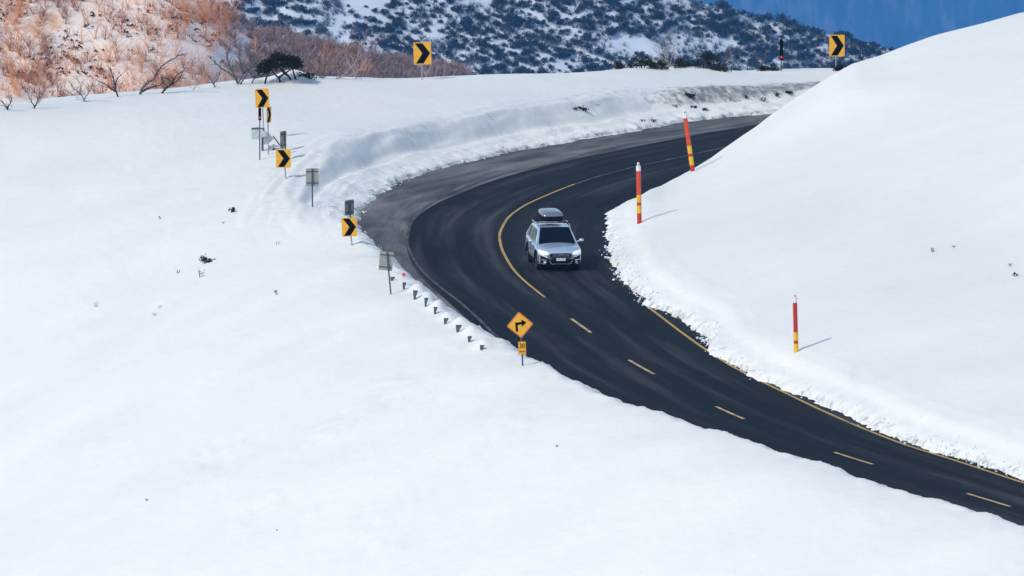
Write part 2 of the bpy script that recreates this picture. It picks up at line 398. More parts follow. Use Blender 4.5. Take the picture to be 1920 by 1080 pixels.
# ------------------------------------------------------------------ terrain height field
class TPS:
    def __init__(s, pts, lam=.02):
        P = np.asarray(pts, float); s.c = P[:, :2]; n = len(P)
        K = s.k(s.c, s.c) + lam*np.eye(n); A = np.zeros((n+3, n+3)); A[:n, :n] = K
        A[:n, n] = 1; A[:n, n+1:] = s.c; A[n:, :n] = A[:n, n:].T
        s.w = np.linalg.solve(A, np.r_[P[:, 2], 0, 0, 0])
    def k(s, a, b):
        r2 = ((a[:, None, :] - b[None, :, :])**2).sum(2); return .5*r2*np.log(r2 + 1e-9)
    def __call__(s, X):
        out = np.empty(len(X))
        for i in range(0, len(X), 20000):
            x = X[i:i+20000]; out[i:i+20000] = s.k(x, s.c) @ s.w[:-3] + s.w[-3] + x @ s.w[-2:]
        return out
# outer snowfield
co = []
for i in list(range(2, len(CRn), 3)) + [len(CRn)-1]:
    p = CRn[i]; n = -nn[i]
    co.append((*p, .72)); co.append((*(p+nn[i]*1.2), .7))
    for d, z in ((1.5, .5), (4, -.35), (9, -2.3), (18, -6.2), (30, -11.5)):
        if d < 5 or i % 2 == 0: co.append((*(p + n*d), z))
for px, py, y in ((671,436,13.5),(645,410,18),(622,379,23),(610,355,27.5),(600,338,31),(604,325,34),(620,308,36.5),(680,279,40),(777,251,46),(874,232,53),(960,218,57),(1069,204,61),(1180,187,67),(1280,168,72),(1380,160,76),(1454,157,79),(1560,150,84)):
    q = ony(px, py, y); co.append(tuple(q))
for px, py, y in ((0,200,60),(-200,212,52),(150,184,62),(300,168,66),(430,158,69),(500,150,70),(620,146,71),(750,148,72),(830,146,73),(900,143,74),(1050,138,78),(1150,132,84),(1185,128,85),(1220,130,86),(1250,132,86),(1300,126,87),(1340,134,88),(1400,137,88),(1450,132,89),(1500,131,90),(1570,128,92),(1680,126,96)):
    q = ony(px, py, y); co.append(tuple(q)); co.append((q[0], q[1]+6, q[2]-.8)); co.append((q[0], q[1]+16, q[2]-5.5)); co.append((q[0], q[1]+40, q[2]-18))
for x, y, z in ((-12,32,.4),(-14,42,1.0),(-18,50,1.2),(-24,48,.4),(-15,18,-1.7),(-22,22,-3.2),(-22,5,-5.6),(-30,30,-4.2),(-30,-10,-11),(-38,30,-7),(-38,50,-2.5),(-38,-30,-17)):
    co.append((x, y, z))
Hout = TPS(co, .05)
# inner hill
ci = []
for i in range(0, len(IEn)-1, 2):
    p = IEn[i]; q = IEn[min(i+1, len(IEn)-1)]; t = q-p; t /= np.linalg.norm(t); n = np.array([-t[1], t[0]]); n *= np.sign(n @ (np.array([25., 0]) - p))
    for d, z in ((.4, .75), (1.6, .95)): ci.append((*(p+n*d), z))
    if p[1] < 8: ci.append((*(p+n*6), 1.9)); ci.append((*(p+n*14), 3.4))
ridge = [(1158.5,407,19.5),(1173,386,22.5),(1192,371,25.5),(1218,353.5,29),(1240,346,31),(1269,331.6,33),(1300,316,35),(1334,295.5,37),(1380,264,39),(1421,236.5,40),(1454,211,41),(1501,180,42),(1565,138.5,43),(1599,119.5,44),(1650,104,45),(1703,84,46),(1754,66,47),(1802,53,47.5),(1844,42,48),(1914,22.5,49),(2050,0,51),(2250,-40,54)]
for px, py, y in ridge:
    q = ony(px, py, y); ci.append(tuple(q))
    if q[0] > 7: ci.append((q[0], q[1]+5, q[2]-.9)); 
    if q[0] > 12: ci.append((q[0], q[1]+12, max(.9, q[2]-2.6))); ci.append((q[0], q[1]-8, q[2]-.35-.02*(q[0]-12)))
for f in IEf[::2]:
    ci.append((f[0]+1.2, f[1]-.8, .85))
for x, y, z in ((30,-20,6.3),(40,-20,9),(30,-60,4.5),(42,-60,7),(40,20,10.5),(48,50,11.5),(24,0,5.2),(16,20,3.4)): ci.append((x, y, z))
Hin0 = TPS(ci, .05)
rq = np.array([ony(*r_) for r_ in ridge])
def Hin(P):
    h = Hin0(P); xx, yy = P[:, 0], P[:, 1]
    zr_ = np.interp(xx, rq[:, 0], rq[:, 2]); yr_ = np.interp(xx, rq[:, 0], rq[:, 1]); on = sstep(5.0, 7.5, xx)*sstep(60, 40, xx)
    dy = yy - yr_; roof = zr_ - np.where(dy > 0, .10*dy + .012*dy**2, 0)
    w_ = on*np.exp(-(dy/9)**2); h2 = h*(1-w_) + roof*w_
    top = zr_ + .045*np.maximum(0, -dy) - np.where(dy > 0, .09*dy, 0)
    k_ = .12; m_ = -np.logaddexp(-h2/k_, -(top+.2)/k_)*k_      # soft minimum
    return np.where(on > 0, h2*(1-on) + m_*on, h2)

gx = np.concatenate([[-260,-160,-100,-70,-55], np.arange(-44, -20, .5), np.arange(-20, 21, .125), np.arange(21, 50, .45), [60,75,100,160,260]])
gy = np.concatenate([[-300,-220,-180,-150,-132], np.arange(-120, -78, .8), np.arange(-78, -8, .21), np.arange(-8, 40, .15), np.arange(40, 92, .17), np.arange(92, 140, .8), [150,165,190,230]])
NX, NY = len(gx), len(gy)
X, Y = np.meshgrid(gx, gy); P = np.stack([X.ravel(), Y.ravel()], 1)
def seg_dist(P, L):
    best = np.full(len(P), 1e9)
    for a, b in zip(L[:-1], L[1:]):
        ab = b-a; t = np.clip(((P-a) @ ab)/(ab @ ab), 0, 1)
        d = (P[:, 0]-a[0]-t*ab[0])**2 + (P[:, 1]-a[1]-t*ab[1])**2
        np.minimum(best, d, out=best)
    return np.sqrt(best)
road_poly = np.vstack([OE, IE[::-1]])
inner_poly = np.vstack([IE, [(60, IE[-1][1]), (80, 0), (60, IE[0][1])]])
isroad = in_poly(P, road_poly); isin = in_poly(P, inner_poly) & ~isroad; isout = ~isroad & ~isin
dO = seg_dist(P, resample(OE, .8)); dI = seg_dist(P, resample(IE, .8))
x, y = P[:, 0], P[:, 1]
rag = .10*vnoise(x/.35, y/.6, 3) + .07*vnoise(x/.16, y/.3, 5) + .16*vnoise(x/1.1, y/1.9, 9)
slow = .06*vnoise(x/2.5, y/4, 12)
sO = np.where(isroad, -dO, dO) + rag*sstep(1.6, .5, dO) + slow; sI = np.where(isroad, -dI, dI) + rag*1.1*sstep(1.4, .4, dI)
far_w = sstep(12, 30, y)
zo = np.clip(Hout(P), -45, 4); zi = np.clip(Hin(P), -45, 16)
edge_drop = sstep(49, 200, np.abs(P[:, 0]))*40 + sstep(-120, -260, P[:, 1])*30 + sstep(140, 200, P[:, 1])*40
zo = zo - edge_drop; zi = zi - edge_drop
def prof(d, pts):
    return np.interp(d, [p[0] for p in pts], [p[1] for p in pts])
# near berm: quick rise, lumpy; far bank: low shelf, then plough-cut wall
lump = fbm(x/.55, y/.9, 3, 21)
wid = 1 + .09*vnoise(x/3, y/4, 31)
pn = prof(sO, [(-.3,-.25),(0,-.04),(.15,.18),(.5,.62),(1.0,1.0),(60,1)])
pf_abs = prof(sO/wid, [(-.3,-.25),(0,-.04),(.15,.12),(.6,.22),(2.2,.42),(2.7,.55),(60,.6)])
pf = prof(sO/wid, [(-1,0),(2.4,0),(3.0,.72),(3.4,.98),(4.4,1.0),(60,1)])
zn_ = np.minimum(pn, 1)*zo
zf_ = pf_abs*(1-pf) + zo*pf
z_out = np.where(sO < 0, sO*.8 - .02, zn_*(1-far_w) + zf_*far_w)
z_out = np.where((sO > 1.0) & (far_w < .01), zo, z_out)
rough_near = sstep(2.2, .3, sO) * (sO > 0)
z_out += lump*.10*rough_near + far_w*sstep(7, 3.2, sO)*sstep(0, .4, sO)*(.075*fbm(x/1.3, y/2.6, 4, 41) + .015*vnoise(x/.3, y/.5, 44))
z_out += far_w*sstep(1.0, 1.5, sO)*sstep(2.4, 1.6, sO)*.05
pi_ = prof(sI, [(-.3,-.25),(0,-.04),(.12,.22),(.35,.42),(.9,.62),(1.3,.9),(1.9,1.0),(90,1)])
z_in = np.where(sI < 0, sI*.8 - .02, pi_*zi)
chunk = sstep(.55, .12, sI)*sstep(-.05, .1, sI)*(.35 + .9*sstep(-.2, .5, vnoise(x/2.5, y/6, 59)))*(.35 + .65*sstep(-30, -15, y))
z_in += chunk*(.075*np.abs(vnoise(x/.22, y/.42, 51)) + .07*fbm(x/.5, y/.9, 2, 53) - .02) 
z_in += sstep(2.6, 1.2, sI)*sstep(.8, 1.2, sI)*.05*fbm(x/.7, y/2.5, 3, 57)
# guard-rail snow lumps along the near berm: caps of snow piled on the buried rail
def hash_bumps(): pass
rail_px = [(757.5,534),(778,552),(798.5,566),(816,583),(835.5,600),(859,614),(880,634),(903,650)]
rail_xy = [onz(a, b, .66)[:2] for a, b in rail_px]
for k in range(len(rail_xy)-1):
    c = (rail_xy[k] + rail_xy[k+1])/2 + np.array([.30, .1])
    g = np.exp(-(((x-c[0])/.32)**2 + ((y-c[1])/.8)**2)); z_out += .30*g*R.uniform(.7, 1.2)
macro = .12*fbm(x/8, y/14, 3, 61) + .014*fbm(x/1.7, y/3.2, 3, 71)
crust = sstep(.0, .5, vnoise(x/4, y/9, 81))*sstep(6, -3, x)*sstep(0, -25, y)
stria = far_w*sstep(.6, 1.4, sO)*sstep(6, 3.5, sO)*(.09*vnoise(sO/.42, (x+y)/7, 141) + .05*vnoise(sO/.2, (x+y)/3, 143)); z_out = z_out + stria
micro = .014*fbm(x/.35, y/.8, 3, 91) + crust*(.07*fbm(x/1.1+y/9, y/2.4, 4, 95) + .05*np.abs(fbm(x/.5, y/1.1, 3, 97)))*sstep(-.2,.5,fbm(x/2.2,y/4,2,98))
z = np.where(isin | (isroad & (dI < dO)), z_in + (macro*.6 + .004*fbm(x/.4, y/.9, 3, 93))*sstep(.5, 3, sI), z_out + (macro*.7+micro)*sstep(.8, 3, sO))
# a little mound under the dark tree at the crest
mc = ony(548, 142, 70); z += np.where(isout, .45*np.exp(-(((x-mc[0])/.9)**2 + ((y-mc[1])/2.5)**2)), 0)
deep = isroad & (np.minimum(dO, dI) > .9); z = np.where(deep, -.75, np.where(isroad, np.maximum(z, -.75), z))
# one shared height lookup
Z = z.reshape(NY, NX)
def height(px_, py_):
    ix = np.clip(np.searchsorted(gx, px_)-1, 0, NX-2); iy = np.clip(np.searchsorted(gy, py_)-1, 0, NY-2)
    tx = (px_-gx[ix])/(gx[ix+1]-gx[ix]); ty = (py_-gy[iy])/(gy[iy+1]-gy[iy])
    return (Z[iy, ix]*(1-tx)+Z[iy, ix+1]*tx)*(1-ty) + (Z[iy+1, ix]*(1-tx)+Z[iy+1, ix+1]*tx)*ty
def hit(px, py, sink=0):
    d = ray(px, py)
    for t in np.arange(165, 420, .1):
        q = np.array([0, CAM_Y, CAM_Z]) + d*t/d[1]
        if -118 < q[1] < 138 and -43 < q[0] < 49 and height(q[0], q[1]) >= q[2]:
            return Vector((q[0], q[1], q[2]-sink))
    return Vector(onz(px, py, 0))
dirt = far_w*sstep(2.0, 2.8, sO/wid)*sstep(5.5, 3.6, sO/wid)*sstep(4, 10, x)*.8
dirt = np.maximum(dirt, far_w*sstep(2.0, 3, sO/wid)*sstep(6.5, 4.5, sO/wid)*.2)
dirt = np.maximum(dirt, (isin)*sstep(1.3, .2, sI)*.18)
dirt = np.maximum(dirt, (isin)*sstep(.5, .0, sI)*.5)
dirt = np.maximum(dirt, (isout)*sstep(.6, .0, sO)*.62)
dirt = np.maximum(dirt, isout*(1-far_w)*0)
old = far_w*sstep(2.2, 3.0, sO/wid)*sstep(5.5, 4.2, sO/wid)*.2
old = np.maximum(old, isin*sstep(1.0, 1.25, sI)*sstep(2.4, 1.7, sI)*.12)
cut = {}
ids = np.arange(NX*NY).reshape(NY, NX)
quads = np.stack([ids[:-1, :-1], ids[:-1, 1:], ids[1:, 1:], ids[1:, :-1]], -1).reshape(-1, 4)
skip = deep[quads].all(1)
side_in = (isin | (isroad & (dI < dO)))[quads].any(1)
def terrain_part(name, mask, label):
    q = quads[mask & ~skip]; used = np.unique(q); remap = np.full(NX*NY, -1); remap[used] = np.arange(len(used))
    me = np_mesh(name, np.c_[x[used], y[used], z[used]], remap[q], True, [M['snow']])
    for an, arr in (("dirt", dirt), ("old", old)):
        a = me.attributes.new(an, 'FLOAT', 'POINT'); a.data.foreach_set("value", arr[used].astype(np.float32))
    return tag(link(name, me), label, kind='structure')
terrain_part("snow_hillside", side_in, "smooth white snow hill on the inside of the bend")
terrain_part("snow_embankment", ~side_in, "white snowfield and ploughed bank on the outside of the bend")

# ------------------------------------------------------------------ country beyond the snowfield
def poly_fn(pts, y):                       # silhouette given as survey pixels -> height of the ridge at depth y as a function of x
    q = np.array([ony(a, b, y) for a, b in pts]); return lambda xx: np.interp(xx, q[:, 0], q[:, 2])
L_Y, C_Y, M_Y = 150.0, 1320.0, 15000.0
ridge_l = poly_fn([(-900,-330),(-300,-180),(0,-110),(200,-55),(330,-30),(400,2),(440,35),(480,58),(560,78),(640,97),(720,113),(800,127),(860,142),(930,160),(1000,175),(1300,240),(1700,330)], L_Y)
ridge_c = poly_fn([(-1500,-420),(300,-190),(900,-90),(1150,-45),(1250,-15),(1300,2),(1350,14),(1400,27),(1450,42),(1500,50),(1560,64),(1600,76),(1690,97),(1800,124),(1950,165),(2400,290),(3200,480)], C_Y)
def zl(a, b):
    r = ridge_l(a); w = .5*fbm(a/9, b/9, 3, 101) + .16*fbm(a/2.2, b/2.2, 2, 105)
    return np.where(b < L_Y, r - .42*(L_Y-b), r - .38*(b-L_Y)) + w*sstep(0, 4, np.abs(b-L_Y)) + .35*fbm(a/2.5, b/40, 2, 107)
def zc(a, b):
    r = ridge_c(a); w = 1.6*fbm(a/26, b/26, 3, 111) + .5*fbm(a/6, b/6, 2, 113)
    return np.where(b < C_Y, r - .46*(C_Y-b), r - .4*(b-C_Y)) + w*sstep(0, 8, np.abs(b-C_Y)) + .9*fbm(a/7, b/90, 3, 115)
def zm(a, b):
    return -1580 + .52*(b-14000) + 90*fbm(a/1100, b/1400, 4, 121)
def zv(a, b):
    return -30 - .11*np.maximum(0, b-100) + 3*fbm(a/120, b/120, 3, 131)*sstep(60, 300, b)
def grid(name, xs, ys, fn, material, label):
    A, B = np.meshgrid(xs, ys); zz = fn(A.ravel(), B.ravel()); i = np.arange(A.size).reshape(A.shape)
    f = np.stack([i[:-1, :-1], i[:-1, 1:], i[1:, 1:], i[1:, :-1]], -1).reshape(-1, 4)
    return tag(link(name, np_mesh(name, np.c_[A.ravel(), B.ravel(), zz], f, True, [material])), label, kind='structure')
M['snow_sun_tint'] = snow_material("sun_tinted_snow", (.90, .70, .55), attr=False)
# warm sunlight painted into this slope's snow in patches; cool grey towards the right
nt = M['snow_sun_tint'].node_tree; b = nt.nodes["Principled BSDF"]
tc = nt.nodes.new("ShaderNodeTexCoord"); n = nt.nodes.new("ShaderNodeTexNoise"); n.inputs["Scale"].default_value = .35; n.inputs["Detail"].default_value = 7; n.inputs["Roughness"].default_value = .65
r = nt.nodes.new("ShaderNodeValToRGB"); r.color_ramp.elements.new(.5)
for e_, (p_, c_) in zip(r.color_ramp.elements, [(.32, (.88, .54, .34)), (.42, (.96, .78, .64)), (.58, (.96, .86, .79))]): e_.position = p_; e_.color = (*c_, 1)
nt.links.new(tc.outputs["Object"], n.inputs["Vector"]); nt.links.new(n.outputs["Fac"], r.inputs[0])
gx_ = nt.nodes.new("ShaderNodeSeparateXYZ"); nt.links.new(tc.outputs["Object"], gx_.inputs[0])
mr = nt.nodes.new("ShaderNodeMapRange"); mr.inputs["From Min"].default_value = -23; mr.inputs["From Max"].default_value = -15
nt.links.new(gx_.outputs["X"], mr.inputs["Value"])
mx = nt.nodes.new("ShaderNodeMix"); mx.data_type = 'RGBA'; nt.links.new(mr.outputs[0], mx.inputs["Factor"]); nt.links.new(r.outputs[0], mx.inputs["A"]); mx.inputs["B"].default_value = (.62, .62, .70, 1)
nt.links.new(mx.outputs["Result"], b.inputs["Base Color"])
M['forest'] = mat("far_forest", (.022, .034, .046), .95, spec=.05)
nt = M['forest'].node_tree; b = nt.nodes["Principled BSDF"]
tc = nt.nodes.new("ShaderNodeTexCoord"); mp = nt.nodes.new("ShaderNodeMapping"); mp.inputs["Scale"].default_value = (.035, .006, .006); nt.links.new(tc.outputs["Object"], mp.inputs[0])
n = nt.nodes.new("ShaderNodeTexNoise"); n.inputs["Scale"].default_value = 1; n.inputs["Detail"].default_value = 8; n.inputs["Roughness"].default_value = .6; nt.links.new(mp.outputs[0], n.inputs["Vector"])
r = nt.nodes.new("ShaderNodeValToRGB"); r.color_ramp.elements.new(.5)
for e_, (p_, c_) in zip(r.color_ramp.elements, [(.35, (.006, .02, .05)), (.5, (.03, .06, .12)), (.7, (.22, .20, .30))]): e_.position = p_; e_.color = (*c_, 1)
nt.links.new(n.outputs["Fac"], r.inputs[0]); nt.links.new(r.outputs[0], b.inputs["Base Color"])
grid("left_hill", np.r_[np.linspace(-160, -42, 40), np.arange(-41, 12, .4), np.linspace(12, 60, 20)], np.r_[np.linspace(60, 120, 16), np.arange(122, 175, .6), np.linspace(176, 260, 16)], zl, M['snow_sun_tint'], "brush-covered slope in warm light beyond the snowfield")
grid("middle_hill", np.r_[np.linspace(-700, -100, 60), np.arange(-96, 130, 1.2), np.linspace(132, 420, 30)], np.r_[np.linspace(1000, 1230, 24), np.arange(1232, 1345, 1.4), np.linspace(1350, 1600, 20)], zc, M['snow_far_shade'], "snowy far hillside dotted with snow gums")
grid("far_mountain", np.linspace(-8000, 8000, 160), np.linspace(13500, 16600, 50), zm, M['forest'], "hazy blue forested mountain beyond the valley")
grid("valley_floor", np.linspace(-8000, 8000, 90), np.r_[np.linspace(-340, 3000, 60), np.linspace(3200, 17000, 40)], zv, M['snow_far_shade'], "snowy valley floor far below the road")

# haze over the whole valley
hz = MB(); hz.box((0, 8350, -900), (16400, 17500, 2060))
hm = bpy.data.materials.new("haze"); hm.use_nodes = True; nt = hm.node_tree; nt.nodes.remove(nt.nodes["Principled BSDF"])
pv = nt.nodes.new("ShaderNodeVolumePrincipled"); pv.inputs["Color"].default_value = HAZE_COL; pv.inputs["Density"].default_value = HAZE_DENS; pv.inputs["Anisotropy"].default_value = -.4
nt.links.new(pv.outputs[0], nt.nodes["Material Output"].inputs["Volume"])
tag(hz.build("haze", hm), "thin blue mountain haze", kind='stuff')

# ---- generators for vegetation (vertex arrays, so that clumps can be joined quickly)
def tube_np(pts, rads, n=3):
    pts = np.asarray(pts, float); T = np.gradient(pts, axis=0); T /= np.linalg.norm(T, axis=1)[:, None] + 1e-9
    A = np.cross(T, [0.13, .99, .02]); A /= np.linalg.norm(A, axis=1)[:, None] + 1e-9; B = np.cross(T, A)
    a = np.arange(n)*2*np.pi/n; rads = np.asarray(rads)[:, None, None]
    V = pts[:, None, :] + (A[:, None, :]*np.cos(a)[None, :, None] + B[:, None, :]*np.sin(a)[None, :, None])*rads
    k = len(pts); i = np.arange(k-1)[:, None]*n; j = np.arange(n)[None, :]; j2 = (j+1) % n
    F = np.stack([i+j, i+j2, i+n+j2, i+n+j], -1).reshape(-1, 4)
    return V.reshape(-1, 3), F
class NB:
    def __init__(s): s.v = []; s.f = []; s.m = []; s.n = 0
    def add(s, V, F, mi=0):
        s.v.append(V); s.f.append(F + s.n); s.m.append(np.full(len(F), mi)); s.n += len(V)
    def arrays(s): return np.vstack(s.v), np.vstack(s.f), np.concatenate(s.m)
    def mesh(s, name, mats, smooth=False):
        v, f, m = s.arrays(); return np_mesh(name, v, f, smooth, mats, midx=m)
def rv(s=1): return NR.normal(size=3)*s
def bare_shrub(h, n, spread=.5, r=.018, twigs=3, segs=4, mi=0, out=None):
    out = out or NB()
    for _ in range(n):
        a = NR.uniform(0, 6.28); d = np.array([math.cos(a)*spread*NR.uniform(.1, 1), math.sin(a)*spread*NR.uniform(.1, 1), 1]); hh = h*NR.uniform(.55, 1)
        p = np.array([math.cos(a), math.sin(a), 0])*.08*h*NR.random(); pts = [p]; bend = rv(.18)
        for k in range(segs):
            d = d + bend*np.array([1, 1, .3]) + rv(.10); d /= np.linalg.norm(d); p = p + d*hh/segs; pts.append(p)
        out.add(*tube_np(pts, np.linspace(r, r*.35, len(pts))), mi)
        for _ in range(twigs):
            k = NR.integers(1, segs); q = np.array(pts[k]); dd = (np.array(pts[k+1])-q)/np.linalg.norm(np.array(pts[k+1])-q) + rv(.4); dd[2] = abs(dd[2]) + .2; dd /= np.linalg.norm(dd)
            l = hh*NR.uniform(.18, .4); out.add(*tube_np([q, q+dd*l*.5, q+(dd+rv(.15))*l], [r*.55, r*.4, r*.25]), mi)
    return out
def leaves(out, C, n, size, mi=0, flat=.6):
    c = C + 0; N = len(c)
    a = NR.normal(size=(N, 3)); a /= np.linalg.norm(a, axis=1)[:, None]; b_ = NR.normal(size=(N, 3)); b_ = np.cross(a, b_); b_ /= np.linalg.norm(b_, axis=1)[:, None]
    s1 = size*NR.uniform(.6, 1.3, (N, 1)); s2 = s1*flat
    V = np.stack([c-a*s1, c-b_*s2, c+a*s1, c+b_*s2], 1).reshape(-1, 3); F = np.arange(N*4).reshape(-1, 4); out.add(V, F, mi)
def crown(out, r, nclump, per, leaf, mi=0, flat=.75, z0=0, hollow=.5, base=0):
    for _ in range(nclump):
        d = NR.normal(size=3); d /= np.linalg.norm(d); d[2] = abs(d[2])*.9 - .12
        c = d*np.array(r)*NR.uniform(hollow, .95); cr = min(r)*NR.uniform(.26, .46)
        q = NR.normal(size=(per, 3)); q /= np.linalg.norm(q, axis=1)[:, None]; q *= cr*NR.uniform(.55, 1, (per, 1)); q[:, 2] *= flat
        leaves(out, q + c + np.array([0, 0, z0]), per, leaf, mi)
def join_scatter(name, variants, places, mats, label, rot=True):
    vs, fs, ms, n = [], [], [], 0
    for k, (px_, py_, pz_, sc) in enumerate(places):
        V, F, Mx = variants[NR.integers(len(variants))]; a = NR.uniform(0, 6.28) if rot else 0
        c, s = math.cos(a), math.sin(a); W = np.stack([V[:, 0]*c - V[:, 1]*s, V[:, 0]*s + V[:, 1]*c, V[:, 2]], 1)*sc + np.array([px_, py_, pz_])
        vs.append(W); fs.append(F+n); ms.append(Mx); n += len(V)
    me = np_mesh(name, np.vstack(vs), np.vstack(fs), False, mats, midx=np.concatenate(ms)); return tag(link(name, me), label, kind='stuff')
def hit_fn(fn, px, py, y0, y1, step):
    d = ray(px, py); ys = np.arange(y0, y1, step); t = (ys-CAM_Y)/d[1]; xs = d[0]*t; zs = CAM_Z + d[2]*t
    k = np.nonzero(fn(xs, ys) >= zs)[0]
    if len(k) == 0: return None
    i = k[0]; return np.array([xs[i], ys[i], fn(xs[i:i+1], ys[i:i+1])[0]])

# ---- left hill: brushwood
ky = [(-60,300),(330,-30),(400,2),(440,35),(480,58),(560,78),(640,97),(720,112),(800,124),(900,142)]
def ridge_py(px): return np.interp(px, [0,200,330,400,440,480,560,640,720,800,900], [-110,-55,-30,2,35,58,78,97,113,127,150])
vo = [bare_shrub(1.8, 8, .24, .012, 3).arrays() for _ in range(8)]
vr = [bare_shrub(1.0, 9, .6, .012, 4).arrays() for _ in range(6)]
vm = [bare_shrub(.95, 16, .75, .015, 5).arrays() for _ in range(8)]
def clump_var(n, r, leaf, per=8):
    o = NB(); crown(o, (r, r, r*.6), n, per, leaf); return o.arrays()
vd = [clump_var(NR.integers(3, 7), .28, .05, 10) for _ in range(10)]
po, pr, pm, pd = [], [], [], []
for _ in range(3200):
    px = NR.uniform(-60, 875); lo = max(ridge_py(px), -60); hi = 215 if px < 500 else 160
    py = NR.uniform(lo, hi)
    band = sstep(380, 480, px)            # 0 = open orange slope, 1 = dense mauve brush
    dens = .22 + .6*band + .30*(vnoise(px/70, py/50, 141) > .1)
    if 350 < px < 470 and py > 60: dens *= .45
    if NR.random() > dens: continue
    q = hit_fn(zl, px, py, 90, 152, .25)
    if q is None: continue
    sc = NR.uniform(.6, 1.15)
    if band < .5:
        (po if NR.random() < .62 else pr).append((*q, sc))
    else:
        (pm if NR.random() < .93 or px > 700 else (pr if NR.random() < .6 else po)).append((*q, sc*.95))
for _ in range(420):
    px = NR.uniform(-60, 430); py = NR.uniform(max(ridge_py(px), -40), 210)
    if vnoise(px/60, py/40, 151) < -.15: continue
    q = hit_fn(zl, px, py, 90, 152, .25)
    if q is not None: pd.append((q[0], q[1], q[2]+NR.uniform(0, .1), NR.uniform(.5, 1.5)))
def individuals(name, variants, mats, places, label, cat, group, count):
    places = sorted(places, key=lambda p: (p[1], -p[3]))[:count] if count < len(places) else places
    meshes = [np_mesh(name, v, f, False, mats, midx=m) for v, f, m in variants]
    for p in places:
        o = link(name, meshes[NR.integers(len(meshes))]); o.location = p[:3]; o.scale = (p[3],)*3; o.rotation_euler = (0, 0, NR.uniform(0, 6.28))
        tag(o, label(p) if callable(label) else label, cat, group)
def to_px(p):
    d = np.array([p[0], p[1]-CAM_Y, p[2]-CAM_Z]); f_ = d[1]*cp - d[2]*sp
    return 960 + F_PX*d[0]/f_, 540 - F_PX*(d[1]*sp + d[2]*cp)/f_
def size_word(v, a, b): return "large" if v > a else ("middle-sized" if v > b else "small")
def spot_left(p):
    a, c = to_px(p)
    h = "high on left slope," if c < 40 else ("midway up left slope," if c < 100 else ("low on left slope," if c < 140 else "just behind the snow crest,"))
    w = ["at the far left edge", "left of the long grey limb", "above the long-limbed bare tree", "above the fan-shaped bare tree", "above the dark umbrella tree", "right of the dark umbrella tree", "in the middle of the thicket", "near the thicket tip by the chevron"][int(np.searchsorted([90, 200, 330, 440, 560, 640, 740], a))]
    return h + " " + w
def spot_mid(p):
    a, c = to_px(p)
    h = "high on far hillside," if c < 40 else ("midway up far hillside," if c < 85 else "low on far hillside,")
    if a > 1250 and c < np.interp(a, [1300,1500,1690], [2,50,97]) + 16: h = "on far hillside's skyline,"
    w = ["above the dark umbrella tree", "above the mauve thicket", "just left of the highest middle chevron", "just right of the highest middle chevron", "over the open middle of the snow crest", "just left of the dark bushes", "above the pale bare tree", "above the olive bush", "left of the black marker post", "by the upper right chevron sign", "where the hill runs out on the right"][int(np.searchsorted([560, 680, 780, 900, 1030, 1150, 1270, 1380, 1480, 1600], a))]
    return h + " " + w
def split(ps, n):
    NR.shuffle(ps); ps = sorted(ps, key=lambda p: -p[3]); return ps[:n], ps[n:]
a_, b_ = split(po, 250); individuals("orange_sapling", vo, [M['twig_orange']], a_, lambda p: "%s bare orange sapling, %s" % (size_word(p[3], .95, .75), spot_left(p)), "sapling", "orange saplings on the sunlit slope", 999)
if b_: join_scatter("orange_brushwood", vo, b_, [M['twig_orange']], "smaller orange stems on the sunlit slope")
a_, b_ = split(pr, 200); individuals("rust_shrub", vr, [M['twig_rust']], a_, lambda p: "%s rust-brown shrub, %s" % (size_word(p[3], .95, .75), spot_left(p)), "shrub", "rust-brown shrubs on the left slope", 999)
if b_: join_scatter("rust_brushwood", vr, b_, [M['twig_rust']], "smaller rust-brown twigs on the left slope")
a_, b_ = split(pm, 280); individuals("mauve_shrub", vm, [M['twig_mauve']], a_, lambda p: "%s mauve-grey shrub, %s" % (size_word(p[3], .95, .75), spot_left(p)), "shrub", "mauve shrubs on the ridge of the left slope", 999)
if b_: join_scatter("mauve_brushwood", vm, b_, [M['twig_mauve']], "smaller mauve twigs along the slope's edge")
join_scatter("dark_heath", vd, pd, [M['scrub_dark']], "dark red-brown heath tufts poking through the slope")

# ---- middle hill: snow gums
def gum(big=1):
    o = NB(); w = NR.uniform(1.5, 2.3)*big
    for _ in range(4):
        d = rv(.5); o.add(*tube_np([(0, 0, -.3), (d[0]*.5, d[1]*.5, .8), (d[0]*1.3, d[1]*1.3, 1.7)], [.08, .06, .04]), 1)
    crown(o, (w, w*.9, NR.uniform(1.5, 2.3)*big), 22, 34, .15, 0, z0=.6, hollow=.3, flat=1.0)
    return o.arrays()
vg = [gum() for _ in range(9)]
vt = [bare_shrub(2.3, 12, .7, .055, 4).arrays() for _ in range(5)]
gp, tp = [], []
def c_ridge_py(px): return np.interp(px, [900,1150,1250,1300,1400,1500,1600,1690,1760], [-90,-45,-15,2,27,50,76,97,115])
tries = 0
while len(gp) < 1150 and tries < 14000:
    tries += 1
    px = NR.uniform(420, 1760); lo = max(c_ridge_py(px), -35); py = NR.uniform(lo, 175)
    dens = .62 + 1.2*vnoise(px/90, py/45, 161) + (.35 if px < 1050 and py > 90 else 0) + (.3 if abs(py-lo) < 12 and px > 1250 else 0)
    if NR.random() > dens: continue
    if px < 880 and py > ridge_py(px)+15: continue
    q = hit_fn(zc, px, py, 1150, 1322, .6)
    if q is None: continue
    if any((q[0]-g[0])**2 + ((q[1]-g[1])*.3)**2 < .85 for g in gp): continue
    gp.append((q[0], q[1], q[2], NR.choice([NR.uniform(.3, .6), NR.uniform(.6, 1.1)])))
